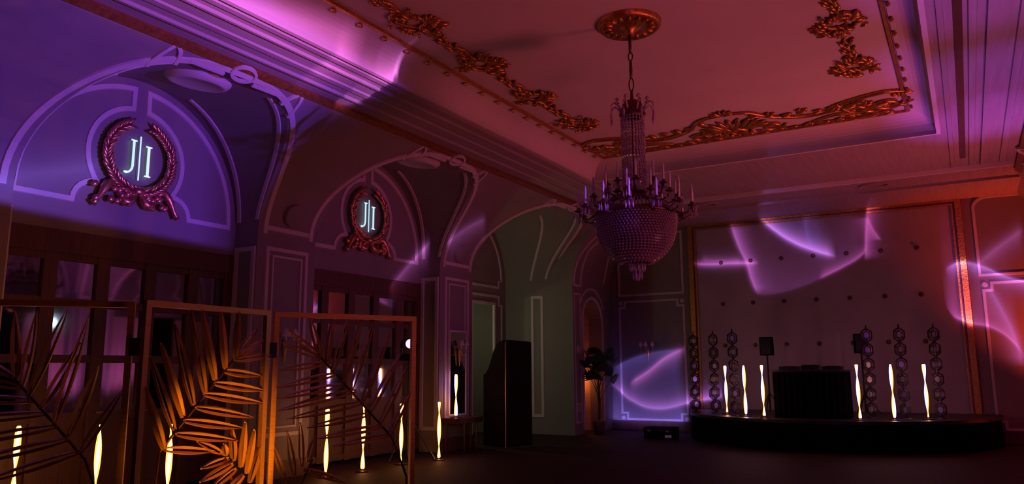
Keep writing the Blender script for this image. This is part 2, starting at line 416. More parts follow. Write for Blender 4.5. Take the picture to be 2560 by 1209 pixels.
def wall_moulds(parent, left):
    fx = (lambda mb: mb) if left else (lambda mb: mb.flipx())
    def put(mb): obj('moulding', fx(mb), TRIM, parent)
    bays = BAYS[1:] if left else BAYS[2:]
    for yc in bays:
        xb = -10.45 if (yc > 15 and left) else XB
        # band on the wall face along the arch
        ts = [PI * i / 48 for i in range(49)]
        p = [arch_front(yc, t, 0.13, -0.0) for t in ts]
        put(MB().strip(p, [wnorm(q.z) for q in p], 0.10, 0.025))
        # bands on the vaulted reveal, front and back edge
        for r, wd in (((0.10, 0.07), (0.86, 0.08)) if xb > -10 else ((0.06, 0.07), (0.40, 0.08))):
            for t0, t1 in ((0.02, 0.40), (0.60, 0.98)):
                tt = [PI * (t0 + (t1 - t0) * i / 20) for i in range(21)]
                put(MB().strip([intr(yc, t, r, xb) for t in tt], [intr_n(yc, t, r, xb) for t in tt], wd, 0.02))
        # panels on the jambs
        for sg in (-1, 1):
            def J(u, z): return V((XF + (xb - XF) * u, yc + sg * (HA - 0.04 * u), z))
            u1 = 0.9 if xb > -10 else 0.36
            for (a, b) in ((0.14, u1),):
                pp = [J(a, 0.45), J(a, 3.45), J(b, 3.45), J(b, 0.45)]
                put(MB().strip(pp, (0, -sg, 0), 0.09, 0.025, True))
                m_ = (a + b) / 2
        # lunette outline on the back wall
        if yc < 15 or not left:
            for sg in (-1, 1):
                q = []
                n = (1, 0, 0)
                for i in range(17):
                    t = PI / 2 * i / 16 * 0.955
                    q.append(V((xb, yc + sg * 1.56 * math.cos(t), 3.82 + 1.66 * math.sin(t))))
                top = q[-1].z
                zc, rc = 4.5, 0.70
                a0 = math.acos(0.115 / rc)
                for i in range(19):
                    a = a0 - (a0 + math.radians(38)) * i / 18
                    q.append(V((xb, yc + sg * rc * math.cos(a), zc + rc * math.sin(a))))
                e = q[-1]
                for i in range(1, 7):
                    f = i / 6
                    q.append(V((xb, e.y + sg * 0.30 * math.sin(f * PI / 2) , e.z - (e.z - 3.78) * (1 - math.cos(f * PI / 2)))))
                q.append(V((xb, yc + sg * 1.56, 3.78)))
                put(MB().strip(q, n, 0.085, 0.022, True))
        else:
            for sg in (-1, 1):
                q = [V((xb, yc + sg * 1.5 * math.cos(PI / 2 * i / 12), 3.9 + 1.5 * math.sin(PI / 2 * i / 12))) for i in range(13)]
                q = [V((xb, yc, 3.72)), V((xb, yc + sg * 1.36, 3.72)), V((xb, yc + sg * 1.36, 3.86))] + q
                put(MB().strip(q, (1, 0, 0), 0.07, 0.02))
                q = [V((xb, yc, 3.48)), V((xb, yc + sg * 1.36, 3.48)), V((xb, yc + sg * 1.36, 3.25)), V((xb, yc + sg * 1.5, 3.25)), V((xb, yc + sg * 1.5, 0.4))]
                put(MB().strip(q, (1, 0, 0), 0.07, 0.02))
            put(MB().strip([V((xb, 15.74, 0)), V((xb, 15.74, 3.28)), V((xb, 16.79, 3.28)), V((xb, 16.79, 0))], (1, 0, 0), 0.08, 0.04))
        # crown ornaments: ring and flared brackets below the beam
        c0 = V((cove(5.3) + 0.02, yc, 5.3)); n0 = wnorm(5.27); up = V((n0.z * -1, 0, n0.x)); 
        put(MB().strip([c0 + (V((0, 1, 0)) * math.cos(a) * 0.17 + up * math.sin(a) * 0.12) for a in [2 * PI * i / 20 for i in range(20)]], n0, 0.045, 0.03, True))
        for sg in (-1, 1):
            for off, rr in ((0.82, 0.34), (1.08, 0.38)):
                q = []
                for i in range(9):
                    f = i / 8; z = 5.12 + 0.26 * f if off > 0.9 else 5.2 + 0.18 * f
                    yy = yc + sg * (off + (rr * 0.6) * (1 - math.cos(f * PI / 2)) * (1 if off < 0.9 else -0.6))
                    q.append(V((cove(z), yy, z)))
                put(MB().strip(q, [wnorm(min(p_.z, 5.29)) for p_ in q], 0.06, 0.03))
            q = [V((cove(5.26), yc + sg * y_, 5.26)) for y_ in (0.22, 0.45, 0.7)]
            put(MB().strip(q, wnorm(5.26), 0.06, 0.03))
    # piers
    for i in range(1, len(BAYS)):
        if i < 1 or (not left and i < 2): continue
        y0 = BAYS[i - 1] + HA; y1 = BAYS[i] - HA
        for d, wd in ((0.20, 0.075), (0.31, 0.04)):
            put(MB().strip([V((XF, y0 + d, 0.45 + d)), V((XF, y0 + d, 3.68 - d)), V((XF, y1 - d, 3.68 - d)), V((XF, y1 - d, 0.45 + d))], (1, 0, 0), wd, 0.025, True))
        put(MB().strip([V((XF, y0 + 0.14, 3.80)), V((XF, y1 - 0.14, 3.80))], (1, 0, 0), 0.09, 0.025))
        zt = 5.02
        pp = []
        for k_ in range(13):
            z = 3.95 + (zt - 3.95) * k_ / 12
            pp.append((y0 - (HA - edge(z)) + 0.34, y1 + (HA - edge(z)) - 0.34, z))
    # skirting
    for i in range(1, len(BAYS)):
        y0 = BAYS[i - 1] + HA; y1 = BAYS[i] - HA
        obj('baseboard', fx(MB().box((XF + 0.02, (y0 + y1) / 2, 0.13), (0.05, y1 - y0 + 0.04, 0.26))), WOOD, parent)
wall_moulds(wl, True); wall_moulds(wr, False)
for i in (1, 2, 3):        # gilded line where the coved wall meets the beam
    pass
for par, fl in ((wl, False), (wr, True)):
    mb = MB().strip([V((cove(ZSOF) - 0.02, -6, ZSOF - 0.035)), V((cove(ZSOF) - 0.02, 17.4, ZSOF - 0.035))], (0.5, 0, -0.86), 0.13, 0.05)
    obj('gilded_moulding', mb.flipx() if fl else mb, DGOLD, par)

# end blocks beside the stage wall (the left one holds the small arched doorway)
XE = -8.5
def end_block(left):
    mb = MB()
    def cx(z):
        if z <= ZS: return XE
        return XE + 0.95 * ((z - ZS) / (ZSOF - ZS)) ** 2.2
    y0, y1 = 17.42, YFAR
    zz = [0] + [ZS + (ZSOF - ZS) * i / 14 for i in range(15)]
    # return face
    poly = [(XF - 1.3, y0, 0)] + [(cx(z), y0, z) for z in zz] + [(XF - 1.3, y0, ZSOF)]
    mb.add(poly, [tuple(range(len(poly)))])
    if left:
        ya, yb, zt, hw = 17.97, 19.12, 2.83, 0.575
        yc = (ya + yb) / 2
        arc = [(yc - hw * math.cos(PI * i / 16), zt + hw * math.sin(PI * i / 16)) for i in range(17)]
        mb.quad((XE, y0, 0), (XE, ya, 0), (XE, ya, zt), (XE, y0, zt)); mb.quad((XE, yb, 0), (XE, y1, 0), (XE, y1, zt), (XE, yb, zt))
        p1 = [(XE, y0, zt)] + [(XE, a, z) for a, z in arc[:9]] + [(XE, yc, ZS), (XE, y0, ZS)]
        p2 = [(XE, y1, zt)] + [(XE, a, z) for a, z in arc[:7:-1]] + [(XE, yc, ZS), (XE, y1, ZS)]
        mb.add(p1, [tuple(range(len(p1)))]); mb.add(p2, [tuple(range(len(p2)))])
        full = [(ya, 0)] + arc + [(yb, 0)]
        mb.grid([[V((XE, a, z)) for a, z in full], [V((XE - 0.35, a, z)) for a, z in full]])
    else:
        mb.quad((XE, y0, 0), (XE, y1, 0), (XE, y1, ZS), (XE, y0, ZS))
    mb.grid([[V((cx(z), y, z)) for y in (y0, (y0 + y1) / 2, y1)] for z in zz[1:]])
    return mb if left else mb.flipx()
e1 = obj('end_pier', end_block(True), PAINT, wl); e2 = obj('end_pier', end_block(False), PAINT, wr)
def end_moulds():
    def put(mb, p=wl): obj('moulding', mb, TRIM, p)
    def S(y, z):
        x = XE if z <= ZS else XE + 0.95 * ((z - ZS) / (ZSOF - ZS)) ** 2.2
        return V((x, y, z))
    yc = 18.545
    q = [V((XE, 17.92, 0.1)), V((XE, 17.92, 2.83))] + [V((XE, yc - 0.63 * math.cos(PI * i / 18), 2.83 + 0.63 * math.sin(PI * i / 18))) for i in range(19)] + [V((XE, 19.17, 0.1))]
    put(MB().strip(q, (1, 0, 0), 0.09, 0.04))
    q = [V((XE, yc - 0.78 * math.cos(PI * i / 18), 2.95 + 0.75 * math.sin(PI * i / 18))) for i in range(2, 17)]
    put(MB().strip(q, (1, 0, 0), 0.06, 0.02))
    put(MB().strip([V((XE, 17.5, 0.3)), V((XE, 17.5, 3.5)), V((XE, 17.82, 3.5)), V((XE, 17.82, 0.3))], (1, 0, 0), 0.05, 0.02, True))
    a = [S(17.5, z) for z in (3.75, 4.2, 4.6, 5.0, 5.25)]; b = [S(17.9, z) for z in (3.75, 4.2, 4.6, 5.0)]
    N = V((0.9, 0, -0.43))
    put(MB().strip([S(17.5, 3.72), S(17.85, 3.72)], (1, 0, 0), 0.06, 0.02))
    put(MB().strip([S(17.48 + 0.1 * (i / 10) ** 3 * 6, 3.72 + 1.5 * i / 10) for i in range(11)], N, 0.06, 0.03))
    put(MB().strip([S(17.87, 3.72 + 0.3 * i) for i in range(4)] + [S(18.1, 4.9), S(18.55, 5.1), S(19.0, 4.9), S(19.25, 4.5), S(19.3, 3.9)], N, 0.06, 0.03))
    obj('fret_ornament', MB().strip([V((XE, 17.55, 0.55)), V((XE, 17.55, 0.75)), V((XE, 17.65, 0.75)), V((XE, 17.65, 0.6)), V((XE, 17.75, 0.6)), V((XE, 17.75, 0.8))], (1, 0, 0), 0.04, 0.02), TRIM, wl)
    g = MB().lathe([(0.0, 0.03), (0.06, 0.03), (0.075, 0.0)], n=14); g.v = [(XE + z, 17.66 + x, 2.1 + y * 1.4) for x, y, z in g.v]
    obj('wall_roundel', g, TRIM, wl)
end_moulds()

# far wall with the framed stage panel
wf = struct(obj('wall_far', MB().quad((-12.5, YFAR, -0.0), (4.5, YFAR, 0), (4.5, YFAR, 6.5), (-12.5, YFAR, 6.5)), PAINT), 'plaster end wall behind the stage')
obj('stage_cloth_panel', MB().box((-3.03, YFAR - 0.02, 2.95), (6.12, 0.05, 4.94)), SCREENP, wf)
F0, F1, FT = -6.12, 0.07, 5.36
mbf = MB().strip([V((F0, YFAR - 0.02, 0.4)), V((F0, YFAR - 0.02, FT)), V((F1, YFAR - 0.02, FT)), V((F1, YFAR - 0.02, 0.4))], (0, -1, 0), 0.16, 0.09)
mbf.strip([V((F0 + 0.12, YFAR - 0.02, 0.4)), V((F0 + 0.12, YFAR - 0.02, FT - 0.12)), V((F1 - 0.12, YFAR - 0.02, FT - 0.12)), V((F1 - 0.12, YFAR - 0.02, 0.4))], (0, -1, 0), 0.05, 0.06)
obj('gilded_frame', mbf, GOLD, wf)
sm = MB().lathe([(0.0, -0.05), (0.03, -0.045), (0.05, -0.02), (0.055, 0)], n=10); sm.v = [(x, z, y) for x, y, z in sm.v]
st0 = None
for r, z in enumerate((4.31, 3.24, 2.18)):
    for k in range(7):
        x = -5.34 + 0.753 * k
        if st0 is None: st0 = obj('stud', sm, BRONZE, wf); s_ = st0
        else: s_ = st0.copy(); COL.objects.link(s_)
        s_.location = (x, YFAR - 0.045, z)
def fwm(pts, w_=0.06, h=0.025, closed=False): obj('moulding', MB().strip([V((x, YFAR, z)) for x, z in pts], (0, -1, 0), w_, h, closed), TRIM, wf)
def cut_panel(x0, x1, z0, z1, c=0.16):
    pts = [(x0, z0 + c), (x0, z1 - c), (x0 + c, z1 - c), (x0 + c, z1), (x1 - c, z1), (x1 - c, z1 - c), (x1, z1 - c), (x1, z0 + c), (x1 - c, z0 + c), (x1 - c, z0), (x0 + c, z0), (x0 + c, z0 + c)]
    fwm(pts, 0.07, 0.025, True)
    for cx_, cz in ((x0 + 0.03, z0 + 0.03), (x1 - 0.03, z0 + 0.03), (x0 + 0.03, z1 - 0.03), (x1 - 0.03, z1 - 0.03)):
        g = MB().lathe([(0.0, 0.03), (0.05, 0.03), (0.065, 0.0)], n=12); g.v = [(cx_ + x, YFAR - z, cz + y) for x, y, z in g.v]
        obj('corner_boss', g, TRIM, wf)
cut_panel(-8.22, -6.4, 0.28, 3.42); cut_panel(0.4, 2.0, 0.28, 3.42)
for x0, x1 in ((-8.22, -6.4), (0.36, 2.0)):
    pts = [(x0, 3.6)]
    for i in range(13):
        a = PI / 2 * i / 12; pts.append((x0 + 0.55 * (1 - math.cos(a)), 4.5 + 0.75 * math.sin(a)) if x0 < -1 else (x0 + 0.3 * (1 - math.cos(a)), 5.1 + 0.25 * math.sin(a)))
    if x0 < -1: pts += [(x1, 5.25), (x1, 3.6)]
    else: pts += [(x1 - 0.5, 5.34), (x1, 5.1), (x1, 3.6)]
    fwm(pts, 0.07, 0.025, True)
obj('baseboard', MB().box((-3.2, YFAR - 0.03, 0.12), (11, 0.06, 0.24)), WOOD, wf)
struct(obj('wall_back', MB().quad((-12.5, -6, 0), (4.5, -6, 0), (4.5, -6, 6.5), (-12.5, -6, 6.5)), PAINT), 'plain wall behind the viewpoint')
struct(obj('floor', MB().quad((-14, -6, 0), (4.5, -6, 0), (4.5, 20, 0), (-14, 20, 0)), FLOOR), 'dark carpeted ballroom floor')

# ceiling: coffer, coved edge, beams
CX0, CX1, CY0, CY1, INS = -6.24, -0.12, 0.8, 13.9, 0.35
mb = MB()
ring = lambda d, z: [V((CX0 + d, CY0 + d, z)), V((CX1 - d, CY0 + d, z)), V((CX1 - d, CY1 - d, z)), V((CX0 + d, CY1 - d, z))]
prof = [(-0.04, ZSOF), (-0.04, ZSOF - 0.05), (0.02, ZSOF - 0.05), (0.02, ZSOF + 0.02)] + [(0.03 + (INS - 0.03) * (1 - math.cos(PI / 2 * i / 8)), ZSOF + 0.02 + (ZCEIL - ZSOF - 0.04) * math.sin(PI / 2 * i / 8)) for i in range(1, 9)] + [(INS, ZCEIL)]
rows = [ring(d, z) + [ring(d, z)[0]] for d, z in prof]
mb.grid(rows)
mb.add(ring(INS, ZCEIL), [(0, 1, 2, 3)])
ceil = struct(obj('ceiling', mb, CEIL, fix=False), 'coffered ballroom ceiling with gilded garlands')
mb = MB()
xa, xb_ = cove(ZSOF) - 0.05, -6.4 - cove(ZSOF) + 0.05
mb.quad((xa, -6, ZSOF), (CX0, -6, ZSOF), (CX0, YFAR, ZSOF), (xa - 1.0 * 0, YFAR, ZSOF)); mb.quad((CX1, -6, ZSOF), (xb_, -6, ZSOF), (xb_, YFAR, ZSOF), (CX1, YFAR, ZSOF))
mb.quad((CX0, CY1, ZSOF), (CX1, CY1, ZSOF), (CX1, YFAR, ZSOF), (CX0, YFAR, ZSOF)); mb.quad((CX0, -6, ZSOF), (CX1, -6, ZSOF), (CX1, CY0, ZSOF), (CX0, CY0, ZSOF))
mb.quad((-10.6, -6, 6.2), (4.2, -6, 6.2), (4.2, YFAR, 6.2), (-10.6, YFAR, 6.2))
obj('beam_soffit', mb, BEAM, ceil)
for x, wd, h in ((-6.42, 0.10, 0.03), (-6.62, 0.05, 0.04), (-6.95, 0.12, 0.025), (-7.2, 0.05, 0.04), (0.05, 0.08, 0.03), (0.36, 0.10, 0.03), (0.52, 0.05, 0.05), (0.85, 0.12, 0.03)):
    obj('beam_moulding', MB().strip([V((x, -6, ZSOF)), V((x, 16.6, ZSOF))], (0, 0, -1), wd, h), BEAM, ceil)
obj('beam_groove', MB().box((0.22, 5.0, ZSOF - 0.002), (0.09, 22, 0.02)), BRONZE, ceil)
obj('gilded_moulding', MB().strip([V((-7.4, 16.75, ZSOF)), V((1.0, 16.75, ZSOF))], (0, 0, -1), 0.10, 0.08), CEIL, ceil)
obj('beam_step', MB().box((-3.2, 18.9, ZSOF + 0.03), (9.2, 1.75, 0.16)), BEAM, ceil)
obj('moulding', MB().strip([V((-7.4, 18.0, ZSOF)), V((1.0, 18.0, ZSOF))], (0, 0, -1), 0.06, 0.06), BEAM, ceil)
for sx in (-5.0, -1.4):
    pts = [V((sx + 0.28 * math.cos(a), 17.4 + 0.18 * math.sin(a), ZSOF)) for a in [2 * PI * i / 16 for i in range(16)]]
    obj('scroll_moulding', MB().strip(pts, (0, 0, -1), 0.05, 0.04, True), BEAM, ceil)
g = INS + 0.04
obj('gilded_moulding', MB().strip(ring(g, ZCEIL), (0, 0, -1), 0.055, 0.04, True), GOLD, ceil)
bead = MB().blob((0, 0, 0), (0.028, 0, 0), (0, 0.05, 0), (0, 0, 0.03)); b0 = None
for sx in (CX0 + g - 0.07, CX1 - g + 0.07):
    for k in range(26):
        if b0 is None: b0 = obj('bead', bead, GOLD, ceil); b_ = b0
        else: b_ = b0.copy(); COL.objects.link(b_)
        b_.location = (sx, 2.0 + 0.45 * k, ZCEIL - 0.05)

# gilded plaster ornament on the ceiling
class Orn:
    def __init__(s): s.mb = MB()
    def P(s, x, y, d=0.0): return V((x, y, ZCEIL - 0.012 - d))
    def scroll(s, cx, cy, r0, a0, turns, w=0.03, sx=1, sy=1):
        n = int(14 * abs(turns)) + 4; pts = []; rr = []
        for i in range(n + 1):
            f = i / n; a = a0 + turns * 2 * PI * f; r = r0 * (1 - 0.62 * f)
            pts.append(s.P(cx + sx * r * math.cos(a), cy + sy * r * math.sin(a), 0.015)); rr.append(w * (0.45 + 0.55 * math.sin(PI * min(1, f * 1.1 + 0.05))))
        s.mb.tube(pts, rr, 6)
    def vine(s, pts, w=0.022):
        q = []
        for i in range(len(pts) - 1):
            p0 = pts[max(0, i - 1)]; p1 = pts[i]; p2 = pts[i + 1]; p3 = pts[min(len(pts) - 1, i + 2)]
            for k in range(5):
                t = k / 5
                q.append(tuple(0.5 * (2 * p1[j] + (p2[j] - p0[j]) * t + (2 * p0[j] - 5 * p1[j] + 4 * p2[j] - p3[j]) * t * t + (-p0[j] + 3 * p1[j] - 3 * p2[j] + p3[j]) * t ** 3) for j in (0, 1)))
        q.append(pts[-1])
        s.mb.tube([s.P(*p, 0.012) for p in q], [w * (0.5 + 0.6 * math.sin(PI * i / (len(q) - 1))) for i in range(len(q))], 6)
    def leaf(s, x, y, a, l=0.12, w=0.04, d=0.02):
        c = s.P(x + math.cos(a) * l / 2, y + math.sin(a) * l / 2, d)
        s.mb.blob(c, V((math.cos(a), math.sin(a), 0.12)) * l / 2, V((-math.sin(a), math.cos(a), 0)) * w / 2, V((0, 0, 0.028)), 6, 4)
    def spray(s, x, y, a, n=5, spread=1.6, l=0.13):
        for k in range(n): s.leaf(x, y, a + spread * (k / (n - 1) - 0.5), l * (1 - 0.25 * abs(k / (n - 1) - 0.5)) * R.uniform(0.85, 1.15), 0.05)
    def done(s, name='gilded_garland'): return obj(name, s.mb, GOLD, ceil, True)
def garland(x, y, dirx):
    o = Orn()
    o.scroll(x, y, 0.22, PI * 0.5, dirx * 1.35, 0.028)
    o.scroll(x + dirx * 0.08, y + 0.22, 0.14, -PI * 0.4, -dirx * 1.2, 0.032)
    o.scroll(x - dirx * 0.06, y - 0.2, 0.13, PI, dirx * 1.1, 0.03)
    o.spray(x + dirx * 0.16, y + 0.05, 0 if dirx > 0 else PI, 6, 2.2, 0.2)
    o.spray(x + dirx * 0.02, y + 0.3, PI / 2, 5, 1.8, 0.16)
    for k in range(26):
        a_ = R.uniform(0, 2 * PI); r_ = R.uniform(0.08, 0.27)
        o.leaf(x + r_ * math.cos(a_), y + 1.25 * r_ * math.sin(a_), a_ + R.uniform(-0.9, 0.9), R.uniform(0.09, 0.17), 0.05, R.uniform(0.02, 0.05))
    o.spray(x - dirx * 0.12, y - 0.12, PI * 0.9 if dirx > 0 else 0.1, 5, 1.8, 0.15)
    for k in range(9):      # trailing husk chain to the next motif
        yy = y - 0.36 - 0.07 * k
        o.leaf(x + 0.04 * math.sin(k * 1.7), yy, -PI / 2 + 0.7 * (-1) ** k, 0.12, 0.05); o.leaf(x + 0.03 * math.sin(k), yy, -PI / 2 - 0.6 * (-1) ** k, 0.1, 0.045)
    o.vine([(x, y - 0.2), (x + 0.06, y - 0.5), (x - 0.04, y - 0.8), (x, y - 1.05)], 0.022)
    return o.done()
for y in (3.85, 5.35, 6.83, 8.3, 9.8, 11.3): garland(-5.36, y, 1)
for y in (6.4, 7.95, 9.5, 11.05): garland(-1.0, y, -1)
def far_motif():
    o = Orn(); x0, y0 = -3.15, 13.0
    for sg in (-1, 1):
        o.vine([(x0, 12.15), (x0 + sg * 0.4, 12.25), (x0 + sg * 0.7, 12.65), (x0 + sg * 1.15, 12.9), (x0 + sg * 1.6, 12.85), (x0 + sg * 2.1, 12.6)], 0.035)
        o.vine([(x0 + sg * 0.3, 13.3), (x0 + sg * 0.8, 13.45), (x0 + sg * 1.3, 13.42), (x0 + sg * 1.8, 13.46), (x0 + sg * 2.4, 13.35)], 0.04)
        o.vine([(x0 + sg * 1.2, 13.3), (x0 + sg * 1.6, 13.1), (x0 + sg * 2.0, 13.15), (x0 + sg * 2.35, 12.8)], 0.03)
        for k in range(9):
            o.spray(x0 + sg * (0.35 + 0.24 * k), 12.45 + 0.05 * (k % 3) + 0.06 * min(k, 5), (0 if sg > 0 else PI) + 0.4 * (-1) ** k, 3, 1.1, 0.2)
            o.spray(x0 + sg * (0.3 + 0.25 * k), 13.42, (0 if sg > 0 else PI) + 0.25 * (-1) ** k, 3, 0.9, 0.22)
        o.scroll(x0 + sg * 0.62, 13.15, 0.2, 0, sg * 1.3, 0.04); o.scroll(x0 + sg * 2.2, 13.05, 0.2, 0, -sg * 1.3, 0.04)
    o.spray(x0, 12.15, -PI / 2, 7, 3.0, 0.22)
    m1 = o.done('gilded_festoon')
    o = Orn()
    for k in range(11):
        a = PI * k / 10
        o.leaf(x0 + 0.2 * math.cos(a), 12.95 - 0.1 * math.sin(a), -a if a else 0, 0.42, 0.1, 0.03)
    for k in range(14): o.leaf(x0 + R.uniform(-0.3, 0.3), 13.0 + R.uniform(-0.05, 0.3), R.uniform(0, 2 * PI), 0.2, 0.09, 0.035)
    o.scroll(x0, 13.15, 0.26, 0, 1.6, 0.05)
    o.done('gilded_cartouche')
    for cx, sg in ((-5.5, 1), (-0.75, -1)):
        o = Orn()
        o.vine([(cx - sg * 0.35, 12.5), (cx, 12.35), (cx + sg * 0.5, 12.5), (cx + sg * 0.9, 12.75)], 0.035); o.vine([(cx - sg * 0.4, 12.9), (cx, 13.2), (cx + sg * 0.5, 13.38), (cx + sg, 13.42)], 0.035)
        o.scroll(cx, 12.95, 0.22, 0, 1.4, 0.04); o.scroll(cx + sg * 0.45, 12.95, 0.16, PI, -1.2, 0.035)
        for k in range(9): o.spray(cx + R.uniform(-0.4, 0.7) * sg, 12.45 + R.uniform(0, 0.95), R.uniform(0, 6.28), 4, 1.5, 0.18)
        o.done('gilded_corner_spray')
far_motif()

# ------------------------------------------------------------------ arch roundels and dishes
for yc in BAYS[2:]:
    c = intr(yc, PI / 2, 0.42, XB); n = intr_n(yc, PI / 2, 0.42, XB)
    g = MB().lathe([(0.0, 0.09), (0.30, 0.085), (0.33, 0.10), (0.37, 0.09), (0.42, 0.04), (0.44, -0.05)], n=32)
    q = n.to_track_quat('Z', 'Y').to_matrix(); g.v = [tuple(c + q @ V(p)) for p in g.v]
    obj('ceiling_dish', g, TRIM if yc < 15 else PAINT, wl, True)
for i, (yy, zz) in enumerate(((8.58, 4.06), (13.30, 4.04), (3.84, 4.06))):
    n = wnorm(zz); c = V((cove(zz), yy, zz))
    g = MB().lathe([(0.0, 0.10), (0.10, 0.10), (0.14, 0.07), (0.17, 0.09), (0.19, 0.05), (0.2, -0.02)], n=28)
    q = n.to_track_quat('Z', 'Y').to_matrix(); g.v = [tuple(c + q @ V(p)) for p in g.v]
    obj('wall_roundel', g, PAINT, wl, True)

# ------------------------------------------------------------------ mirrored doors
def door(n, yc, label):
    y0, y1, zt, x = yc - 1.72, yc + 1.72, 3.36, XB - 0.04
    mb = MB().box((x + 0.01, yc, zt - 0.14), (0.10, y1 - y0, 0.28)); rows = (0.12, 1.06, 1.77, 2.47, 3.06)
    cols = [y0 + 0.02 + (y1 - y0 - 0.04) * k / 5 for k in range(6)]
    for k, c in enumerate(cols): mb.box((x, min(max(c, y0 + 0.08), y1 - 0.08), 1.6), (0.08, 0.17, 3.1))
    for z in rows: mb.box((x, yc, z), (0.06, y1 - y0, 0.10 if z < 3 else 0.14))
    mb.box((x - 0.02, yc, 0.55), (0.04, y1 - y0, 1.0))
    o = struct(obj(f'door_{n}', mb, WOOD), label)
    p0 = None
    for k in range(5):
        for j in range(1, 4):
            a, b = cols[k] + 0.08, cols[k + 1] - 0.08
            p = obj('pane', MB().box((x - 0.012, (a + b) / 2, (rows[j] + rows[j + 1]) / 2), (0.01, b - a + 0.02, rows[j + 1] - rows[j] - 0.08)), MIRR, o)
    for k in (2, 3):
        obj('door_handle', MB().tube([(x + 0.05, cols[k] + 0.05, 1.1), (x + 0.10, cols[k] + 0.05, 1.1), (x + 0.10, cols[k] + 0.14, 1.1)], 0.012, 6), BRASS, o)
door(1, 6.2, 'dark wooden mirrored double doors of the nearest arch'); door(2, 10.93, 'dark wooden mirrored double doors of the middle arch')
# windows with curtains opposite (seen in the mirrored panes)
for n, yc in enumerate((6.2, 10.93, 15.66)):
    x = -6.4 - XB
    mb = MB().box((x + 0.05, yc, 1.7), (0.06, 3.4, 3.3))
    o = struct(obj(f'window_{n + 1}', mb, BLACK), 'tall dark window behind drawn curtains')
    for s0, s1 in ((-1.68, -0.55), (0.55, 1.68)):
        rows = [[V((x - 0.12 + 0.05 * math.sin((s0 + (s1 - s0) * j / 60) * 34), yc + s0 + (s1 - s0) * j / 60, z)) for j in range(61)] for z in (0.05, 1.7, 3.3)]
        obj('curtain', MB().grid(rows), CURT, o, True)

# passage behind the third arch, alcove behind the small arched doorway
mb = MB()
mb.quad((-12.6, 14.6, 0), (-10.45, 14.6, 0), (-10.45, 14.6, 3.6), (-12.6, 14.6, 3.6)); mb.quad((-12.6, 17.3, 0), (-10.45, 17.3, 0), (-10.45, 17.3, 3.6), (-12.6, 17.3, 3.6))
mb.quad((-12.6, 14.6, 0), (-12.6, 17.3, 0), (-12.6, 17.3, 3.6), (-12.6, 14.6, 3.6)); mb.quad((-12.6, 14.6, 3.6), (-10.45, 14.6, 3.6), (-10.45, 17.3, 3.6), (-12.6, 17.3, 3.6))
struct(obj('wall_passage', mb, PAINT), 'pale passage seen through the doorway of the third arch')
mb = MB()
mb.grid([[V((-8.85 - 0.9 * math.sin(PI * i / 12), 18.545 - 0.6 * math.cos(PI * i / 12), z)) for i in range(13)] for z in (0, 3.6)])
mb.quad((-9.9, 17.8, 3.6), (-8.8, 17.8, 3.6), (-8.8, 19.3, 3.6), (-9.9, 19.3, 3.6))
struct(obj('wall_alcove', mb, ALC), 'amber-lit curved niche behind the small arched doorway')

# ------------------------------------------------------------------ wreaths and monograms
leafm = MB().blob((0, 0, 0.02), (0.078, 0, 0), (0, 0.024, 0), (0, 0, 0.02), 8, 6)
def wreath(yc, label):
    t = thing('gilded_wreath', (XB + 0.02, yc, 4.5), label, 'wreath', 'gilded wreaths over the mirrored doors')
    r = 0.47; ring_ = [V((0.03, r * math.cos(a), r * math.sin(a))) for a in [PI / 2 + 0.30 + (2 * PI - 0.6) * i / 40 for i in range(41)]]
    obj('stem', MB().tube(ring_, 0.016, 6), CGOLD, t, True)
    l0 = None
    for k in range(26):
        f = k / 25; 
        for sg in (-1, 1):
            a = -PI / 2 + sg * (0.08 + (PI - 0.42) * f)
            for off, tilt in ((-0.035, 0.5), (0.045, -0.5)):
                if l0 is None: l0 = obj('leaf', leafm, CGOLD, t, True); l_ = l0
                else: l_ = l0.copy(); COL.objects.link(l_)
                rr = r + off; p = V((0.05 + R.uniform(-0.01, 0.02), rr * math.cos(a), rr * math.sin(a)))
                tang = V((0.12, -math.sin(a) * sg, math.cos(a) * sg)); rad = V((0, math.cos(a), math.sin(a)))
                xa = (tang + rad * (-tilt if off < 0 else -tilt) * 1.0).normalized(); za = V((1, 0, 0)); za = (za - xa * za.dot(xa)).normalized(); ya = za.cross(xa)
                m = Matrix((xa, ya, za)).transposed().to_4x4(); m.translation = p; l_.matrix_local = m
    for sg in (-1, 1):
        pts = []; rr = []
        for i in range(17):
            f = i / 16; pts.append(V((0.05 + 0.02 * math.sin(f * 9), sg * (0.02 + 0.60 * f), -0.46 - 0.16 * math.sin(f * PI * 2.4) * (1 - 0.2 * f) - 0.16 * f))); rr.append(0.022 + 0.045 * abs(math.sin(f * 7)))
        obj('ribbon', MB().tube(pts, rr, 7), CGOLD, t, True)
        for k in range(12):
            y = sg * R.uniform(0.12, 0.62); z = -0.58 + R.uniform(-0.1, 0.1)
            obj('ribbon_fold', MB().blob((0.07, y, z), (0.03, 0, 0), (0, 0.05, 0.03), (0, -0.02, 0.04), 7, 5), CGOLD, t, True)
    obj('bow_knot', MB().blob((0.07, 0, -0.47), (0.06, 0, 0), (0, 0.09, 0), (0, 0, 0.07), 10, 6), CGOLD, t, True)
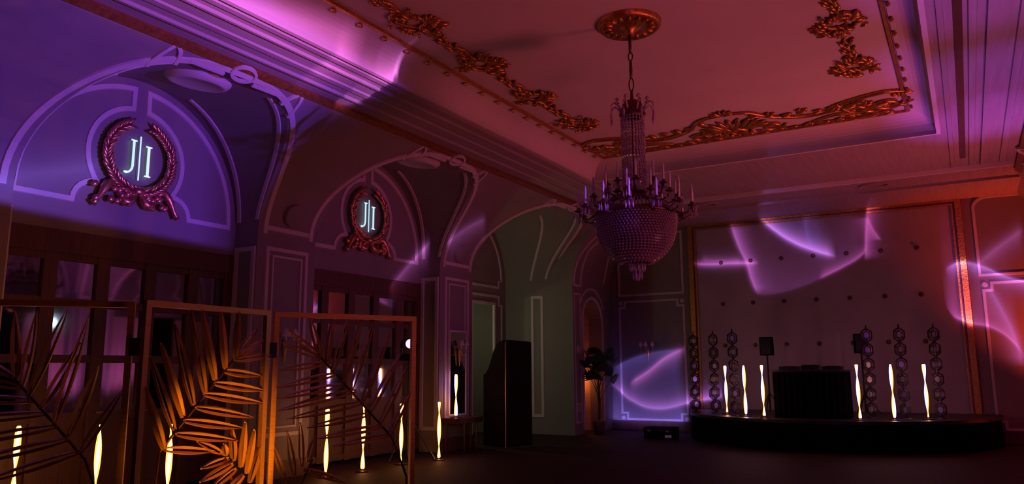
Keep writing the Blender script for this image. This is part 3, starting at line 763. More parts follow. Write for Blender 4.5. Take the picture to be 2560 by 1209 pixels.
def monogram(yc, label):
    t = thing('monogram_sign', (XB + 0.055, yc, 4.5), label, 'light sign', 'cyan monograms inside the wreaths')
    def bx(mb, y, z, w_, h): mb.box((0, y, z), (0.012, w_, h))
    j = MB(); bx(j, -0.095, 0.05, 0.03, 0.36); bx(j, -0.095, 0.235, 0.085, 0.018)
    q = [V((0, -0.095 - 0.10 * (1 - math.cos(PI / 2 * i / 8)), -0.13 - 0.10 * math.sin(PI / 2 * i / 8))) for i in range(9)]
    j.strip(q, (1, 0, 0), 0.028, 0.006); j.box((0, -0.195, -0.225), (0.012, 0.04, 0.026))
    obj('letter_j', j, NEON, t)
    b = MB(); bx(b, 0, 0.0, 0.014, 0.62); obj('divider_bar', b, NEON, t)
    i_ = MB(); bx(i_, 0.13, -0.02, 0.036, 0.42); bx(i_, 0.13, 0.19, 0.09, 0.018); bx(i_, 0.13, -0.23, 0.09, 0.018); obj('letter_i', i_, NEON, t)
wreath(6.2, 'copper-gilt laurel wreath with ribbon over the nearest doors'); wreath(10.93, 'copper-gilt laurel wreath with ribbon over the middle doors')
monogram(6.2, 'glowing cyan-white J | I monogram in the nearest wreath'); monogram(10.93, 'glowing cyan-white J | I monogram in the farther wreath')

# ------------------------------------------------------------------ chandelier
def chandelier(x, y, label):
    t = thing('chandelier', (x, y, ZCEIL), label, 'chandelier')
    Z = lambda z: z - ZCEIL
    rose = MB().lathe([(0.0, -0.16), (0.05, -0.15), (0.07, -0.10), (0.16, -0.06), (0.20, -0.075), (0.25, -0.05), (0.31, -0.06), (0.345, -0.075), (0.375, -0.05), (0.385, 0)], n=48)
    ro = obj('ceiling_rose', rose, GOLD, t, True)
    mb = MB()
    for k in range(16):
        a = 2 * PI * k / 16; mb.blob((0.26 * math.cos(a), 0.26 * math.sin(a), -0.065), V((math.cos(a), math.sin(a), 0)) * 0.06, V((-math.sin(a), math.cos(a), 0)) * 0.025, (0, 0, 0.025), 6, 4)
    obj('rosette_leaves', mb, GOLD, ro, True)
    mb = MB(); z = Z(5.57)
    mb.tube([(0, 0, z), (0, 0, Z(5.34))], 0.02, 8)
    zc = 5.34
    for k, (l, kind) in enumerate(((0.10, 1), (0.22, 0), (0.16, 1), (0.18, 0), (0.16, 1))):
        if kind:
            pts = [(0.028 * math.sin(2 * PI * i / 14) * (1 if k % 2 else 1), 0.0, Z(zc - l / 2) + l / 2 * math.cos(2 * PI * i / 14)) for i in range(14)]; mb.tube(pts, 0.008, 6, closed=True)
        else: mb.tube([(0, 0, Z(zc)), (0, 0, Z(zc - l * 0.5)), (0, 0, Z(zc - l))], [0.016, 0.022, 0.016], 8)
        zc -= l
    mb.tube([(0, 0, Z(zc)), (0, 0, Z(3.6))], 0.014, 8)
    obj('chain', mb, BRONZE, t, True)
    crown = MB().lathe([(0.10, Z(4.72)), (0.14, Z(4.60)), (0.16, Z(4.57)), (0.135, Z(4.53))], n=24, wob=lambda q, i: 1 + (0.12 * math.cos(8 * q) if i == 0 else 0))
    cr = obj('crown', crown, BRONZE, t, True)
    for k in range(8):
        a = 2 * PI * k / 8; c, s = math.cos(a), math.sin(a)
        pts = [(c * r_, s * r_, Z(z_)) for r_, z_ in ((0.12, 4.58), (0.17, 4.66), (0.22, 4.70), (0.26, 4.67), (0.265, 4.62))]
        obj('crown_scroll', MB().tube(pts, [0.014, 0.013, 0.011, 0.01, 0.006], 6), CRYS, cr, True)
        mb = MB().gem((c * 0.265, s * 0.265, Z(4.53)), 0.018, 0.075, 6)
        mb.gem((c * 0.19, s * 0.19, Z(4.74)), 0.03, 0.03, 6); obj('crystal_drop', mb, CRYS, cr)
    def P(f):   # radius of the strand column
        return 0.125 + 0.02 * f
    sm_ = MB()
    for i in range(26):
        f = i / 25; z = 4.53 - 0.93 * f; sm_.gem((0, 0, Z(z)), 0.016, 0.022, 4, 0.4 * i)
    s0 = None
    for k in range(22):
        a = 2 * PI * k / 22
        if s0 is None: s0 = obj('crystal_strand', sm_, CRYS, t); s_ = s0
        else: s_ = s0.copy(); COL.objects.link(s_)
        s_.location = (0.132 * math.cos(a), 0.132 * math.sin(a), 0)
    for r_, z_ in ((0.15, 3.60), (0.30, 3.52), (0.47, 3.36)):
        obj('ring_band', MB().lathe([(r_, Z(z_ + 0.03)), (r_ + 0.015, Z(z_)), (r_, Z(z_ - 0.03)), (r_ - 0.02, Z(z_ - 0.02)), (r_ - 0.02, Z(z_ + 0.02)), (r_, Z(z_ + 0.03))], n=48), BRONZE, t, True)
    # candle arms, one master copied around two tiers
    def arm_set(n, r0, r1, z0, z1, ph):
        a0 = c0 = d0 = None
        arm = MB().tube([(r0, 0, Z(z0)), (r0 + (r1 - r0) * 0.4, 0, Z(z0 - 0.05)), (r0 + (r1 - r0) * 0.85, 0, Z(z0 - 0.02)), (r1, 0, Z(z1))], [0.012, 0.011, 0.009, 0.009], 6)
        arm.lathe([(0.012, Z(z1) - 0.01), (0.045, Z(z1)), (0.05, Z(z1) + 0.012), (0.018, Z(z1) + 0.015), (0.022, Z(z1) + 0.04)], (r1, 0, 0), 10)
        can = MB().lathe([(0.0, Z(z1) + 0.03), (0.013, Z(z1) + 0.03), (0.013, Z(z1) + 0.17), (0.016, Z(z1) + 0.19), (0.010, Z(z1) + 0.23), (0.0, Z(z1) + 0.25)], (r1, 0, 0), 8)
        dr = MB()
        for q in range(6):
            b = 2 * PI * q / 6; dr.gem((r1 + 0.045 * math.cos(b), 0.045 * math.sin(b), Z(z1) - 0.05), 0.010, 0.045, 4)
        for k in range(n):
            a = 2 * PI * k / n + ph
            if a0 is None: a0 = obj('candle_arm', arm, BRONZE, t, True); c0 = obj('candle', can, CANDLE, t, True); d0 = obj('crystal_drops', dr, CRYS, t); trio = (a0, c0, d0)
            else:
                trio = []
                for m_ in (a0, c0, d0): z_ = m_.copy(); COL.objects.link(z_); trio.append(z_)
            for z_ in trio: z_.rotation_euler = (0, 0, a)
    arm_set(10, 0.14, 0.34, 3.62, 3.70, 0.1); arm_set(12, 0.30, 0.50, 3.52, 3.55, 0.2); arm_set(14, 0.47, 0.66, 3.36, 3.40, 0.05)
    # bead basket
    bk = MB()
    for i in range(19):
        f = i / 18; z = 3.33 - 0.53 * f; r_ = 0.46 * math.sqrt(max(0.0, 1 - (f * 0.93) ** 2.4)); n = max(10, int(r_ * 2 * PI / 0.04))
        for k in range(n):
            a = 2 * PI * k / n + 0.5 * (i % 2) * 2 * PI / n
            bk.gem((r_ * math.cos(a), r_ * math.sin(a), Z(z)), 0.0165, 0.0165, 5, a)
    for i in range(9):      # upper tent of strands between the bands
        f = i / 8; z = 3.52 - 0.15 * f; r_ = 0.29 + 0.17 * f; n = 56
        for k in range(n):
            a = 2 * PI * k / n; bk.gem((r_ * math.cos(a), r_ * math.sin(a), Z(z)), 0.012, 0.014, 4, a)
    b_ = obj('bead_basket', bk, CRYS, t); b_['kind'] = 'stuff'
    obj('basket_lining', MB().lathe([(0.44 * math.sqrt(max(0.0, 1 - (i / 12 * 0.93) ** 2.4)), Z(3.33 - 0.53 * i / 12)) for i in range(13)], n=40), mat('dull_crystal', (0.22, 0.13, 0.15), 0.3), t, True)
    for r_, n, l, z in ((0.085, 12, 0.11, 2.80), (0.05, 8, 0.13, 2.72)):
        for k in range(n):
            a = 2 * PI * k / n; mb = MB().gem((r_ * math.cos(a), r_ * math.sin(a), Z(z - l / 2)), 0.016, l / 2, 5); obj('pendant_prism', mb, CRYS, t)
    obj('finial_ball', MB().blob((0, 0, Z(2.63)), (0.035, 0, 0), (0, 0.035, 0), (0, 0, 0.04), 10, 8), CRYS, t)
    return t
chandelier(-3.18, 8.22, 'large crystal basket chandelier hanging from a gilded ceiling rose')

# ------------------------------------------------------------------ wavy LED floor lamps
def wave_lamp(loc, h, phase, label, cat='lamp', group=None, blue=False, halftwist=0.6, wid=0.032, rz=0.0):
    t = thing('wave_lamp', loc, label, cat, group, rz)
    n = 44; th = 0.007
    W_ = MB(); E_ = [MB(), MB()]; rc = [[], []]; re_ = [[], []]
    for i in range(n + 1):
        f = i / n; z = 0.05 + (h - 0.05) * f; a = phase + PI * (z - 0.05) / halftwist
        c, s = math.cos(a), math.sin(a); w_ = wid * (0.75 if i in (0, n) else 1.0)
        Q = lambda u, o_: V((c * u * w_ - s * o_, s * u * w_ + c * o_, z))
        for k, o_ in ((0, th), (1, -th)): rc[k].append([Q(-0.6, o_), Q(0.6, o_)])
        for k, e in ((0, 1), (1, -1)): re_[k].append([Q(0.6 * e, th), Q(1.05 * e, 0.5 * th), Q(1.05 * e, -0.5 * th), Q(0.6 * e, -th)])
    for r in rc: W_.grid(r)
    for r, m_ in zip(re_, E_): m_.grid(r)
    obj('light_ribbon', W_, WARM, t, fix=False)
    for k in (0, 1): obj('ribbon_edge', E_[k], (BLUE if k else RIM) if blue else RIM, t, fix=False)
    obj('base_plate', MB().lathe([(0.0, 0.022), (0.10, 0.022), (0.115, 0.014), (0.115, 0.0), (0.0, 0.0)], n=24), BLKM, t, True)
    obj('stem', MB().tube([(0, 0, 0.018), (0, 0, 0.06)], 0.01, 8), BRASS, t, True)
    return t
G1 = 'wavy lamps standing on the floor along the doors'
FL = [((-9.0, 4.65), 0.5, 'leftmost wavy floor lamp, broken up by the brass leaves'), ((-8.35, 5.17), 1.3, 'second wavy floor lamp from the left, low in the frame'),
      ((-7.7, 5.59), 1.6, 'wavy floor lamp behind the lit middle brass panel'), ((-8.6, 8.96), 0.2, 'wavy floor lamp broken up by the dark right-hand panel leaves'),
      ((-8.56, 9.75), 1.6, 'wavy floor lamp at the centre of the dark right-hand panel'), ((-8.62, 10.8), 2.6, 'wavy floor lamp just inside the right-hand panel post'),
      ((-8.4, 11.61), 2.1, 'wavy floor lamp standing clear beside the console table')]
for (x, y), ph, lab in FL: wave_lamp((x, y, 0), 1.03, ph, lab, 'lamp', G1, rz=math.atan2(y - 0, x) )
ul = thing('panel_fill_light', (-2.55, 2.95, 0), 'unseen small amber uplight added on the floor to light the middle brass panel', 'stage light')  # fixture out of view, added to light the middle leaf panel
obj('body', MB().tube([(0.08, 0, 0.02), (0.06, 0, 0.08), (-0.02, 0, 0.16), (-0.03, 0, 0.17)], [0.05, 0.08, 0.08, 0.075], 16), BLKM, ul)
obj('bracket', MB().box((0.03, 0, 0.012), (0.14, 0.2, 0.024)), BLKM, ul)
obj('lens', MB().tube([(-0.03, 0, 0.17), (-0.04, 0, 0.18)], 0.068, 16), WARM, ul)
spot('panel_fill_spot', (-2.62, 2.95, 0.22), (-3.98, 3.2, 1.0), (1, 0.27, 0.008), 200, 38, 0.5, 0.03)  # added amber light, its cone narrowed to the middle panel
G2 = 'wavy lamps on the stage'
SL = [((-4.73, 17.37), 2.4, 'leftmost wavy lamp on the stage'), ((-4.18, 16.81), 0.6, 'second wavy lamp from the left on the stage'), ((-3.7, 16.35), 2.1, 'wavy lamp left of the black booth'),
      ((-1.9, 16.3), 2.1, 'wavy lamp right of the black booth'), ((-1.34, 16.72), 0.6, 'second wavy lamp from the right on the stage'), ((-0.79, 17.22), 2.7, 'rightmost wavy lamp on the stage')]
for (x, y), ph, lab in SL: wave_lamp((x, y, 0.6), 1.06, ph, lab, 'lamp', G2, True, rz=math.atan2(y, x))

# ------------------------------------------------------------------ stage
t = thing('stage_platform', (-2.75, 19.2, 0), 'low black half-round stage platform against the framed wall', 'stage')
RS = 3.25; n = 120
arc = [(RS * math.cos(PI + PI * i / n), RS * math.sin(PI + PI * i / n)) for i in range(n + 1)]
deck = [V((x, y, 0.54)) for x, y in arc] + [V((RS, 0.45, 0.54)), V((-RS, 0.45, 0.54))]
obj('deck', MB().prism(deck, (0, 0, 0.06)), mat('stage_deck', (0.02, 0.018, 0.02), 0.4, var=0.2), t)
sk = []
for z, k in ((0.0, 1.0), (0.3, 0.6), (0.56, 0.25)):
    sk.append([V((x * (1 - 0.012 + 0.008 * k * math.sin(i * 2.1)), y * (1 - 0.012 + 0.008 * k * math.sin(i * 2.1)), z)) for i, (x, y) in enumerate(arc)])
obj('skirt', MB().grid(sk), BLACK, t, True)
t = thing('booth', (-2.84, 16.95, 0.6), 'black draped performer booth at the middle of the stage', 'booth')
rows = []
for z in (0.0, 0.5, 0.93):
    rows.append([V((x, y, z)) for x, y in [(-0.70 + 1.40 * i / 40, -0.36 + 0.015 * math.sin(i * 1.9)) for i in range(41)]] + [V((0.70, 0.36, z))] + [V((-0.70, 0.36, z))] + [V((-0.70, -0.36, z))])
obj('drape', MB().grid(rows), BLACK, t); obj('table_top', MB().box((0, 0, 0.94), (1.42, 0.74, 0.04)), BLKM, t)
for k, (x, w_, h) in enumerate(((-0.42, 0.36, 0.07), (0.0, 0.32, 0.09), (0.42, 0.36, 0.07))):
    d = thing('mixing_deck' if k == 1 else 'turntable', (-2.84 + x, 16.95, 1.563), ['flat black player at the left end of the booth', 'black mixer in the middle of the booth top', 'flat black player at the right end of the booth'][k], 'audio gear')
    obj('body', MB().box((0, 0, h / 2), (w_, 0.4, h)), BLKM, d)
    obj('platter' if k != 1 else 'fader_panel', MB().lathe([(0, h + 0.012), (0.13, h + 0.012), (0.14, h)], n=20) if k != 1 else MB().box((0, 0, h + 0.006), (w_ * 0.8, 0.3, 0.012)), BRONZE, d)
def speaker(loc, lab, zt, tilt=0):
    t = thing('loudspeaker', loc, lab, 'speaker', 'loudspeakers on poles', tilt)
    obj('cabinet', MB().box((0, 0, zt), (0.27, 0.24, 0.42)), BLACK, t); obj('grille', MB().box((0, -0.125, zt), (0.23, 0.02, 0.37)), BLKM, t)
    obj('pole', MB().tube([(0, 0, 0.03), (0, 0, zt - 0.2)], 0.02, 8), BLKM, t)
    for k in range(3): a = 2 * PI * k / 3; obj('leg', MB().tube([(0, 0, 0.45), (0.3 * math.cos(a), 0.3 * math.sin(a), 0.015)], 0.013, 6), BLKM, t)
speaker((-4.02, 18.4, 0.6), 'black loudspeaker on a pole left of the booth', 1.5); speaker((-2.02, 18.4, 0.6), 'black loudspeaker on a pole right of the booth', 1.52, 0.2)

# geometric lantern columns
def lantern_meshes():
    fr, gl = MB(), MB(); r, h, d = 0.105, 0.145, 0.085
    hexp = [V((r * math.sin(PI / 3 * k) * 1.05, 0, h * math.cos(PI / 3 * k))) for k in range(6)]
    fh = [p * 0.55 + V((0, -d, 0)) for p in hexp]; bh = [p * 0.55 + V((0, d, 0)) for p in hexp]
    for k in range(6):
        k2 = (k + 1) % 6
        fr.tube([hexp[k], hexp[k2]], 0.014, 5)
        for q in (fh, bh):
            fr.tube([q[k], q[k2]], 0.008, 4); fr.tube([hexp[k], q[k]], 0.008, 4)
            gl.quad(hexp[k], hexp[k2], q[k2], q[k])
    gl.add(fh, [(0, 1, 2, 3, 4, 5)]); gl.add(bh, [(0, 1, 2, 3, 4, 5)])
    return fr, gl
LF, LG = lantern_meshes(); lm = None
COLS = [((-5.62, 18.0), 'leftmost column of hexagonal lanterns, by the gilded frame'), ((-5.05, 17.65), 'second column of hexagonal lanterns from the left'), ((-4.44, 17.0), 'third column of hexagonal lanterns from the left'),
        ((-1.78, 17.3), 'column of hexagonal lanterns before the right loudspeaker'), ((-1.18, 17.3), 'second column of hexagonal lanterns from the right'), ((-0.58, 17.6), 'rightmost column of hexagonal lanterns')]
for (x, y), lab in COLS:
    t = thing('lantern_column', (x, y, 0.6), lab, 'lantern', 'lantern columns on the stage', math.atan2(y, x) - PI / 2 + R.uniform(-0.25, 0.25))
    obj('base', MB().lathe([(0, 0.02), (0.10, 0.02), (0.11, 0.0)], n=18), BLKM, t)
    for k in range(6):
        z = 0.175 + 0.295 * k
        if lm is None: a = obj('lantern', LF, BLKM, t); b = obj('glass', LG, GLASS, a); lm = (a, b)
        else:
            a = lm[0].copy(); COL.objects.link(a); a.parent = t; b = lm[1].copy(); COL.objects.link(b); b.parent = a
        a.location = (0, 0, z); a.rotation_euler = (0, 0, R.uniform(-0.3, 0.3))
        if k < 5: obj('link', MB().tube([(0, 0, z + 0.13), (0, 0, z + 0.17)], 0.022, 6), BLKM, t)
    obj('finial', MB().gem((0, 0, 1.83), 0.02, 0.05, 6), BLKM, t)

# ------------------------------------------------------------------ brass leaf screen
L2 = [(0.172, 1.172, 0.026, 1.515), (0.247, 1.272, 0.056, 1.685), (0.311, 1.34, 0.13, 1.76), (0.366, 1.408, 0.2, 1.874), (0.434, 1.478, 0.296, 1.961), (0.515, 1.55, 0.386, 1.967), (0.588, 1.62, 0.526, 1.981), (0.66, 1.682, 0.669, 1.98), (0.682, 1.692, 0.84, 1.875), (0.67, 1.682, 0.899, 1.801), (0.652, 1.673, 0.957, 1.708), (0.583, 1.606, 0.907, 1.569), (0.511, 1.531, 0.933, 1.474), (0.434, 1.469, 0.924, 1.394), (0.372, 1.394, 0.83, 1.311), (0.307, 1.322, 0.763, 1.247), (0.243, 1.252, 0.705, 1.176), (0.188, 1.171, 0.546, 1.125),
      (0.663, 1.072, 0.461, 1.035), (0.677, 1.043, 0.438, 0.962), (0.717, 1.006, 0.524, 0.905), (0.769, 0.963, 0.60, 0.85), (0.747, 1.012, 0.764, 1.285), (0.794, 0.969, 0.842, 1.232), (0.843, 0.907, 0.933, 1.157), (0.695, 1.055, 0.669, 1.254), (0.637, 1.089, 0.62, 1.164), (0.594, 1.111, 0.409, 1.195)]
S2 = [(0.158, 1.157, 0.67, 1.687), (0.158, 1.157, 0.083, 0.03), (0.625, 1.09, 0.851, 0.6), (0.851, 0.6, 0.86, 0.03)]
L3 = [(0.418, 1.578, 0.526, 1.977), (0.496, 1.526, 0.627, 1.969), (0.563, 1.463, 0.725, 1.961), (0.654, 1.388, 0.849, 1.888), (0.713, 1.313, 0.942, 1.726), (0.783, 1.227, 0.986, 1.628), (0.854, 1.151, 1.013, 1.432), (0.329, 1.691, 0.045, 1.795), (0.328, 1.701, 0.103, 1.872), (0.328, 1.701, 0.244, 1.968), (0.378, 1.65, 0.405, 1.962), (0.383, 1.655, 0.034, 1.606), (0.44, 1.578, 0.029, 1.493), (0.507, 1.505, 0.032, 1.419), (0.597, 1.462, 0.045, 1.34), (0.655, 1.377, 0.118, 1.284), (0.724, 1.297, 0.262, 1.219), (0.795, 1.206, 0.327, 1.147), (0.854, 1.141, 0.445, 1.091),
      (0.183, 0.912, 0.121, 1.201), (0.231, 0.966, 0.21, 1.251), (0.242, 0.946, 0.539, 0.84), (0.125, 0.86, 0.025, 1.124), (0.271, 0.993, 0.317, 1.157)]
S3 = [(0.317, 1.712, 0.877, 1.129), (0.877, 1.129, 1.0, 0.847), (1.0, 0.847, 1.0, 0.03), (0.301, 1.01, 0.068, 0.5), (0.068, 0.5, 0.06, 0.03)]
L1 = [(0.777, 1.167, 0.966, 1.509), (0.635, 1.325, 0.766, 1.913), (0.495, 1.469, 0.657, 1.97), (0.709, 1.257, 0.834, 1.644), (0.567, 1.41, 0.73, 1.76), (0.43, 1.56, 0.395, 1.934), (0.46, 1.52, 0.50, 1.935),
      (0.42, 1.58, 0.10, 1.75), (0.47, 1.52, 0.06, 1.60), (0.53, 1.45, 0.05, 1.47), (0.59, 1.38, 0.06, 1.34), (0.65, 1.31, 0.10, 1.22), (0.71, 1.24, 0.2, 1.12), (0.77, 1.17, 0.3, 1.02)]
S1 = [(0.38, 1.62, 0.80, 1.13), (0.80, 1.13, 0.93, 0.8), (0.93, 0.8, 0.95, 0.03)]
def leaf_blade(l, wmax):     # two folded half blades with a slit along the midrib, along +x
    mb = MB(); n = 14
    for sg in (-1, 1):
        rows = []
        for i in range(n + 1):
            f = i / n; wd = wmax * (math.sin(PI * min(1, 0.08 + 0.92 * f)) ** 0.75) * (1 - 0.25 * f)
            g_ = 0.26 * wd + 0.0008
            x = l * f
            a = V((x, sg * g_, 0.004)); b = V((x, sg * (g_ + wd * 0.55), 0.012 + 0.25 * wd)); c = V((x, sg * wd, -0.004))
            rows.append([a, b, c, c - V((0, 0, 0.004)), a - V((0, 0, 0.006)), a])
        mb.grid(rows)
    mb.gem((l, 0, 0), 0.007, 0.007, 5); mb.gem((0.004, 0, 0), 0.009, 0.009, 5)
    return mb
scr = thing('folding_leaf_screen', (-4.0, 2.9, 0), 'three-panel brass folding screen of slender fan leaves in the foreground', 'screen')
def panel(A, B, leaves, stems, fm, lmat):
    A, B = V((*A, 0)), V((*B, 0)); d = (B - A); wd = d.length; d.normalize(); nrm = V((d.y, -d.x, 0))
    m = Matrix((d, V((0, 0, 1)), nrm)).transposed()
    org = A - V((-4.0, 2.9, 0))
    def T(s, z, o=0.0): return org + d * s + V((0, 0, z)) + nrm * o
    fr = MB(); H = 2.0; b = 0.034
    for s in (b / 2, wd - b / 2): fr.box(T(s, H / 2), (b, b, H), math.atan2(d.y, d.x))
    for z in (H - b / 2, 0.03 + b / 2): fr.box(T(wd / 2, z), (wd - 2 * b, b, b), math.atan2(d.y, d.x))
    p = obj('panel_frame', fr, fm, scr)
    for s0, z0, s1, z1 in stems:
        obj('stem', MB().tube([T(s0, z0), T((s0 + s1) / 2, (z0 + z1) / 2), T(s1, z1)], 0.008, 6), BRONZE, p, True)
    for k, (s0, z0, s1, z1) in enumerate(leaves):
        l = math.hypot(s1 - s0, z1 - z0)
        o = obj('leaf', leaf_blade(l, 0.024 + 0.006 * (l / 0.5)), lmat, p, fix=False)
        c, s = (s1 - s0) / l, (z1 - z0) / l
        rx = (d * c + V((0, 0, s))); tw = R.uniform(-0.3, 0.3)
        ry = (d * -s + V((0, 0, c))); rz_ = nrm
        ry, rz_ = ry * math.cos(tw) + rz_ * math.sin(tw), rz_ * math.cos(tw) - ry * math.sin(tw)
        mm = Matrix((rx, ry, rz_)).transposed().to_4x4(); mm.translation = T(s0, z0, R.uniform(-0.012, 0.018)); o.matrix_local = mm
    return p
PA, PB = (-4.79, 1.97), (-4.11, 2.70)
panel(PA, PB, L1, S1, BRASS, BRASS); panel((-3.95, 2.65), (-4.0, 3.59), L2, S2, BRASS, BRASS); panel((-4.05, 3.68), (-3.57, 4.62), L3, S3, BRASS, BRASS)
for x, y in ((-4.03, 2.675), (-4.025, 3.635)):
    for z in (0.35, 1.74): obj('hinge', MB().box((x + 4.0, y - 2.9, z), (0.05, 0.07, 0.10)), BLKM, scr)

# ------------------------------------------------------------------ console table, mirror, sconces
t = thing('console_table', (-8.98, 13.3, 0), 'small dark console table against the pier beside the third arch', 'table')
top = [V((-0.2, -0.53, 0.62))] + [V((0.22 * math.sin(PI * i / 14) ** 0.6, -0.53 * math.cos(PI * i / 14), 0.62)) for i in range(1, 14)] + [V((-0.2, 0.53, 0.62))]
obj('table_top', MB().prism(top, (0, 0, 0.035)), MAHOG, t); obj('apron', MB().prism([p * 1 + V((-0.01, 0, -0.07)) for p in top], (0, 0, 0.07)), MAHOG, t)
for y, x in ((-0.45, -0.15), (0.45, -0.15), (-0.22, 0.14), (0.22, 0.14)):
    obj('leg', MB().tube([(x, y, 0.57), (x, y, 0.3), (x, y, 0.0)], [0.026, 0.02, 0.014], 8), MAHOG, t)
wave_lamp((-8.98, 12.98, 0.655), 0.86, 1.2, 'wavy lamp standing on the console table before the mirror', 'lamp', None, True, rz=math.atan2(13, -9))
t = thing('wall_mirror', (XF, 13.31, 0.70), 'tall narrow wall mirror above the console table', 'mirror')
obj('glass', MB().box((0.03, 0, 0.85), (0.01, 0.58, 1.66)), MIRR, t)
obj('frame', MB().strip([V((0.01, -0.3, 0)), V((0.01, -0.3, 1.7)), V((0.01, 0.3, 1.7)), V((0.01, 0.3, 0))], (1, 0, 0), 0.05, 0.035, True), TRIM, t)
def sconce(loc, nrm, n, lab):
    a = math.atan2(nrm[1], nrm[0]); t = thing('wall_sconce', loc, lab, 'sconce', 'shaded wall sconces', a)
    obj('backplate', MB().lathe([(0, 0.05), (0.03, 0.03), (0.035, -0.05), (0.02, -0.2), (0.012, -0.3), (0, -0.34)], (0.03, 0, 0), 12), BRASS, t, True)
    for k in range(n):
        y = (k - (n - 1) / 2) * 0.17; x = 0.14 + (0.06 if n == 3 and k == 1 else 0)
        obj('arm', MB().tube([(0.03, 0, -0.05), (0.09, y * 0.5, -0.12), (x, y, -0.08), (x, y, 0.02)], 0.009, 6), BRASS, t, True)
        obj('candle', MB().tube([(x, y, 0.02), (x, y, 0.10)], 0.013, 8), CANDLE, t, True)
        obj('lamp_shade', MB().lathe([(0.065, 0.08), (0.06, 0.10), (0.03, 0.2), (0.027, 0.2), (0.057, 0.10), (0.062, 0.08)], (x, y, 0), 16), SHADE, t, True)
sconce((-7.42, YFAR, 2.12), (0, -1), 3, 'three-shade brass sconce on the violet-lit end wall panel')
sconce((XF + 0.045, 13.31, 2.02), (1, 0), 2, 'two-shade brass sconce on the mirror above the console')
sconce((XF, 8.57, 2.05), (1, 0), 2, 'two-shade brass sconce on the pier between the mirrored doors')

# dark scroll-topped folding screen before the third arch
t = thing('scroll_screen', (-8.34, 13.86, 0), 'dark wooden folding screen with scroll top before the third arch', 'screen')
def wing(A, B, tops, name='leaf_panel'):
    A, B = V((*A, 0)), V((*B, 0)); d = B - A; n = V((d.y, -d.x, 0)).normalized() * 0.03
    poly = [A + V((0, 0, 0.03))] + [A + d * s + V((0, 0, z)) for s, z in tops] + [B + V((0, 0, 0.03))]
    obj(name, MB().prism([p - V((-8.34, 13.86, 0)) for p in poly], n), mat('black_lacquer', (0.014, 0.006, 0.006), 0.75, var=0.2, spec=0.1), t)
wing((-9.0, 14.08), (-8.36, 13.87), [(0.0, 1.50), (0.12, 1.54), (0.25, 1.64), (0.38, 1.82), (0.5, 2.0), (0.65, 2.13), (0.8, 2.19), (1.0, 2.22)])
wing((-8.33, 13.87), (-8.16, 14.6), [(0.0, 2.22), (0.9, 2.20), (1.0, 2.18)])
obj('hinge_strip', MB().box((-0.005, 0.0, 1.1), (0.02, 0.02, 2.15)), BRASS, t)

# palm in front of the arched doorway
t = thing('potted_palm', (-8.2, 18.2, 0), 'dark potted palm before the small arched doorway', 'plant')
obj('pot', MB().lathe([(0.0, 0.0), (0.12, 0.0), (0.17, 0.3), (0.18, 0.34), (0.15, 0.34), (0.14, 0.30), (0, 0.29)], n=20), POT, t, True)
obj('trunk', MB().tube([(0, 0, 0.28), (0.02, 0.01, 0.8), (0.0, 0, 1.25)], [0.035, 0.03, 0.025], 8), BRONZE, t)
for k in range(15):
    a = k * 2.4; z0 = 0.7 + 0.05 * k; ln = 0.16 + 0.2 * R.random(); mb = MB(); pts = []
    for i in range(7):
        f = i / 6; rr = ln * f; pts.append(V((rr * math.cos(a), rr * math.sin(a), z0 + 0.85 * f - 0.25 * f * f)))
    mb.tube(pts, [0.01 - 0.006 * i / 6 for i in range(7)], 4)
    e0 = pts[-1]; tn = (pts[-1] - pts[-3]).normalized(); sd = V((-math.sin(a), math.cos(a), 0)); up = tn.cross(sd)
    for q in range(13):       # fan of blades at the end of each stalk
        b_ = (q - 6) / 6 * 1.5; dd = (tn * math.cos(b_) + sd * math.sin(b_)).normalized(); l_ = 0.36 - 0.06 * abs(b_); nn = up.cross(dd) * 0.042
        mid = e0 + dd * l_ * 0.5; tip = e0 + dd * l_ - V((0, 0, 0.06))
        mb.add([e0, mid - nn, tip, mid + nn], [(0, 1, 2, 3)])
    obj('frond', mb, LEAF, t)

# ------------------------------------------------------------------ lighting stands
def light_stand(loc, hz, tgt, lens, lab, name='lighting_stand'):
    t = thing(name, loc, lab, 'stage light', 'effect lights on stands')
    obj('pole', MB().tube([(0, 0, 0.05), (0, 0, hz - 0.3)], 0.022, 8), BLKM, t)
    for k in range(3): a = 2 * PI * k / 3 + 0.5; obj('leg', MB().tube([(0, 0, 0.8), (0.5 * math.cos(a), 0.5 * math.sin(a), 0.02)], 0.016, 6), BLKM, t)
    obj('base_box', MB().box((0, 0, hz - 0.26), (0.26, 0.26, 0.1)), BLKM, t)
    d = (V(tgt) - V(loc) - V((0, 0, hz))).normalized(); c = V((0, 0, hz))
    yk = V((-d.y, d.x, 0)).normalized()
    obj('yoke', MB().tube([c + yk * 0.15, c + yk * 0.15 - V((0, 0, 0.2)), c - yk * 0.15 - V((0, 0, 0.2)), c - yk * 0.15], 0.02, 6), BLKM, t)
    h = obj('lamp_head', MB().tube([c - d * 0.2, c - d * 0.16, c + d * 0.05, c + d * 0.06], [0.08, 0.12, 0.115, 0.10], 16), BLKM, t)
    obj('lens', MB().tube([c + d * 0.06, c + d * 0.075], 0.085, 16), lens, h)
    return t
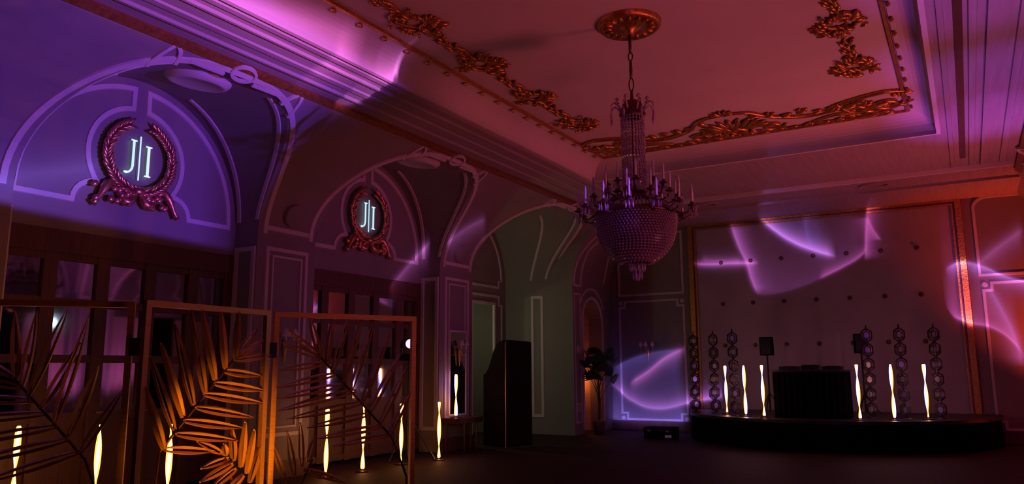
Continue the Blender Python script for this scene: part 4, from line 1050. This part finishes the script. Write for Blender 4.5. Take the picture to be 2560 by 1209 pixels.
def two_head_stand(loc, heads, lab, hz=2.9):
    t = thing('lighting_stand', loc, lab, 'stage light', 'effect lights on stands')
    obj('pole', MB().tube([(0, 0, 0.05), (0, 0, hz - 0.35)], 0.025, 8), BLKM, t)
    for k in range(3): a = 2 * PI * k / 3 + 0.5; obj('leg', MB().tube([(0, 0, 0.9), (0.55 * math.cos(a), 0.55 * math.sin(a), 0.02)], 0.018, 6), BLKM, t)
    obj('cross_bar', MB().box((0, 0, hz - 0.33), (0.9, 0.06, 0.06), 0.6), BLKM, t)
    for pos, tgt, lens in heads:
        p = V(pos); d = (V(tgt) - p).normalized(); c = p - V(loc) - d * 0.10
        yk = V((-d.y, d.x, 0)).normalized()
        obj('yoke', MB().tube([c + yk * 0.14, c + yk * 0.14 - V((0, 0, 0.22)), c - yk * 0.14 - V((0, 0, 0.22)), c - yk * 0.14], 0.02, 6), BLKM, t)
        h = obj('lamp_head', MB().tube([c - d * 0.22, c - d * 0.18, c + d * 0.03, c + d * 0.04], [0.08, 0.12, 0.115, 0.10], 16), BLKM, t)
        obj('lens', MB().tube([c + d * 0.04, c + d * 0.055], 0.085, 16), lens, h)
two_head_stand((1.5, 11.3, 0), [(MIRH, (-9.7, 5.26, 2.21), LENS)], 'effect light on a tall stand reflected in the nearest doors')
two_head_stand((1.05, -2.2, 0), [(HEAD, (-3.2, 19.8, 2.8), LENSV)], 'effect light on a stand behind the viewpoint', 2.0)
light_stand((-8.95, 11.4, 0), 2.09, (0, 5, 1.8), LENSV, 'small violet effect light on a stand by the middle doors')

t = thing('flight_case', (-6.35, 17.6, 0), 'low black equipment case on the floor left of the stage', 'case')
obj('body', MB().box((0, 0, 0.10), (0.7, 0.45, 0.2)), BLACK, t); obj('lid', MB().box((0, 0, 0.23), (0.7, 0.45, 0.06)), BLACK, t)
obj('edge_trim', MB().box((0, -0.227, 0.2), (0.7, 0.01, 0.015)), BLKM, t)
for x in (-0.22, 0.22): obj('latch', MB().box((x, -0.232, 0.19), (0.07, 0.012, 0.05)), BRONZE, t)
obj('paper_label', MB().box((0.24, -0.229, 0.07), (0.16, 0.006, 0.06)), CANDLE, t)
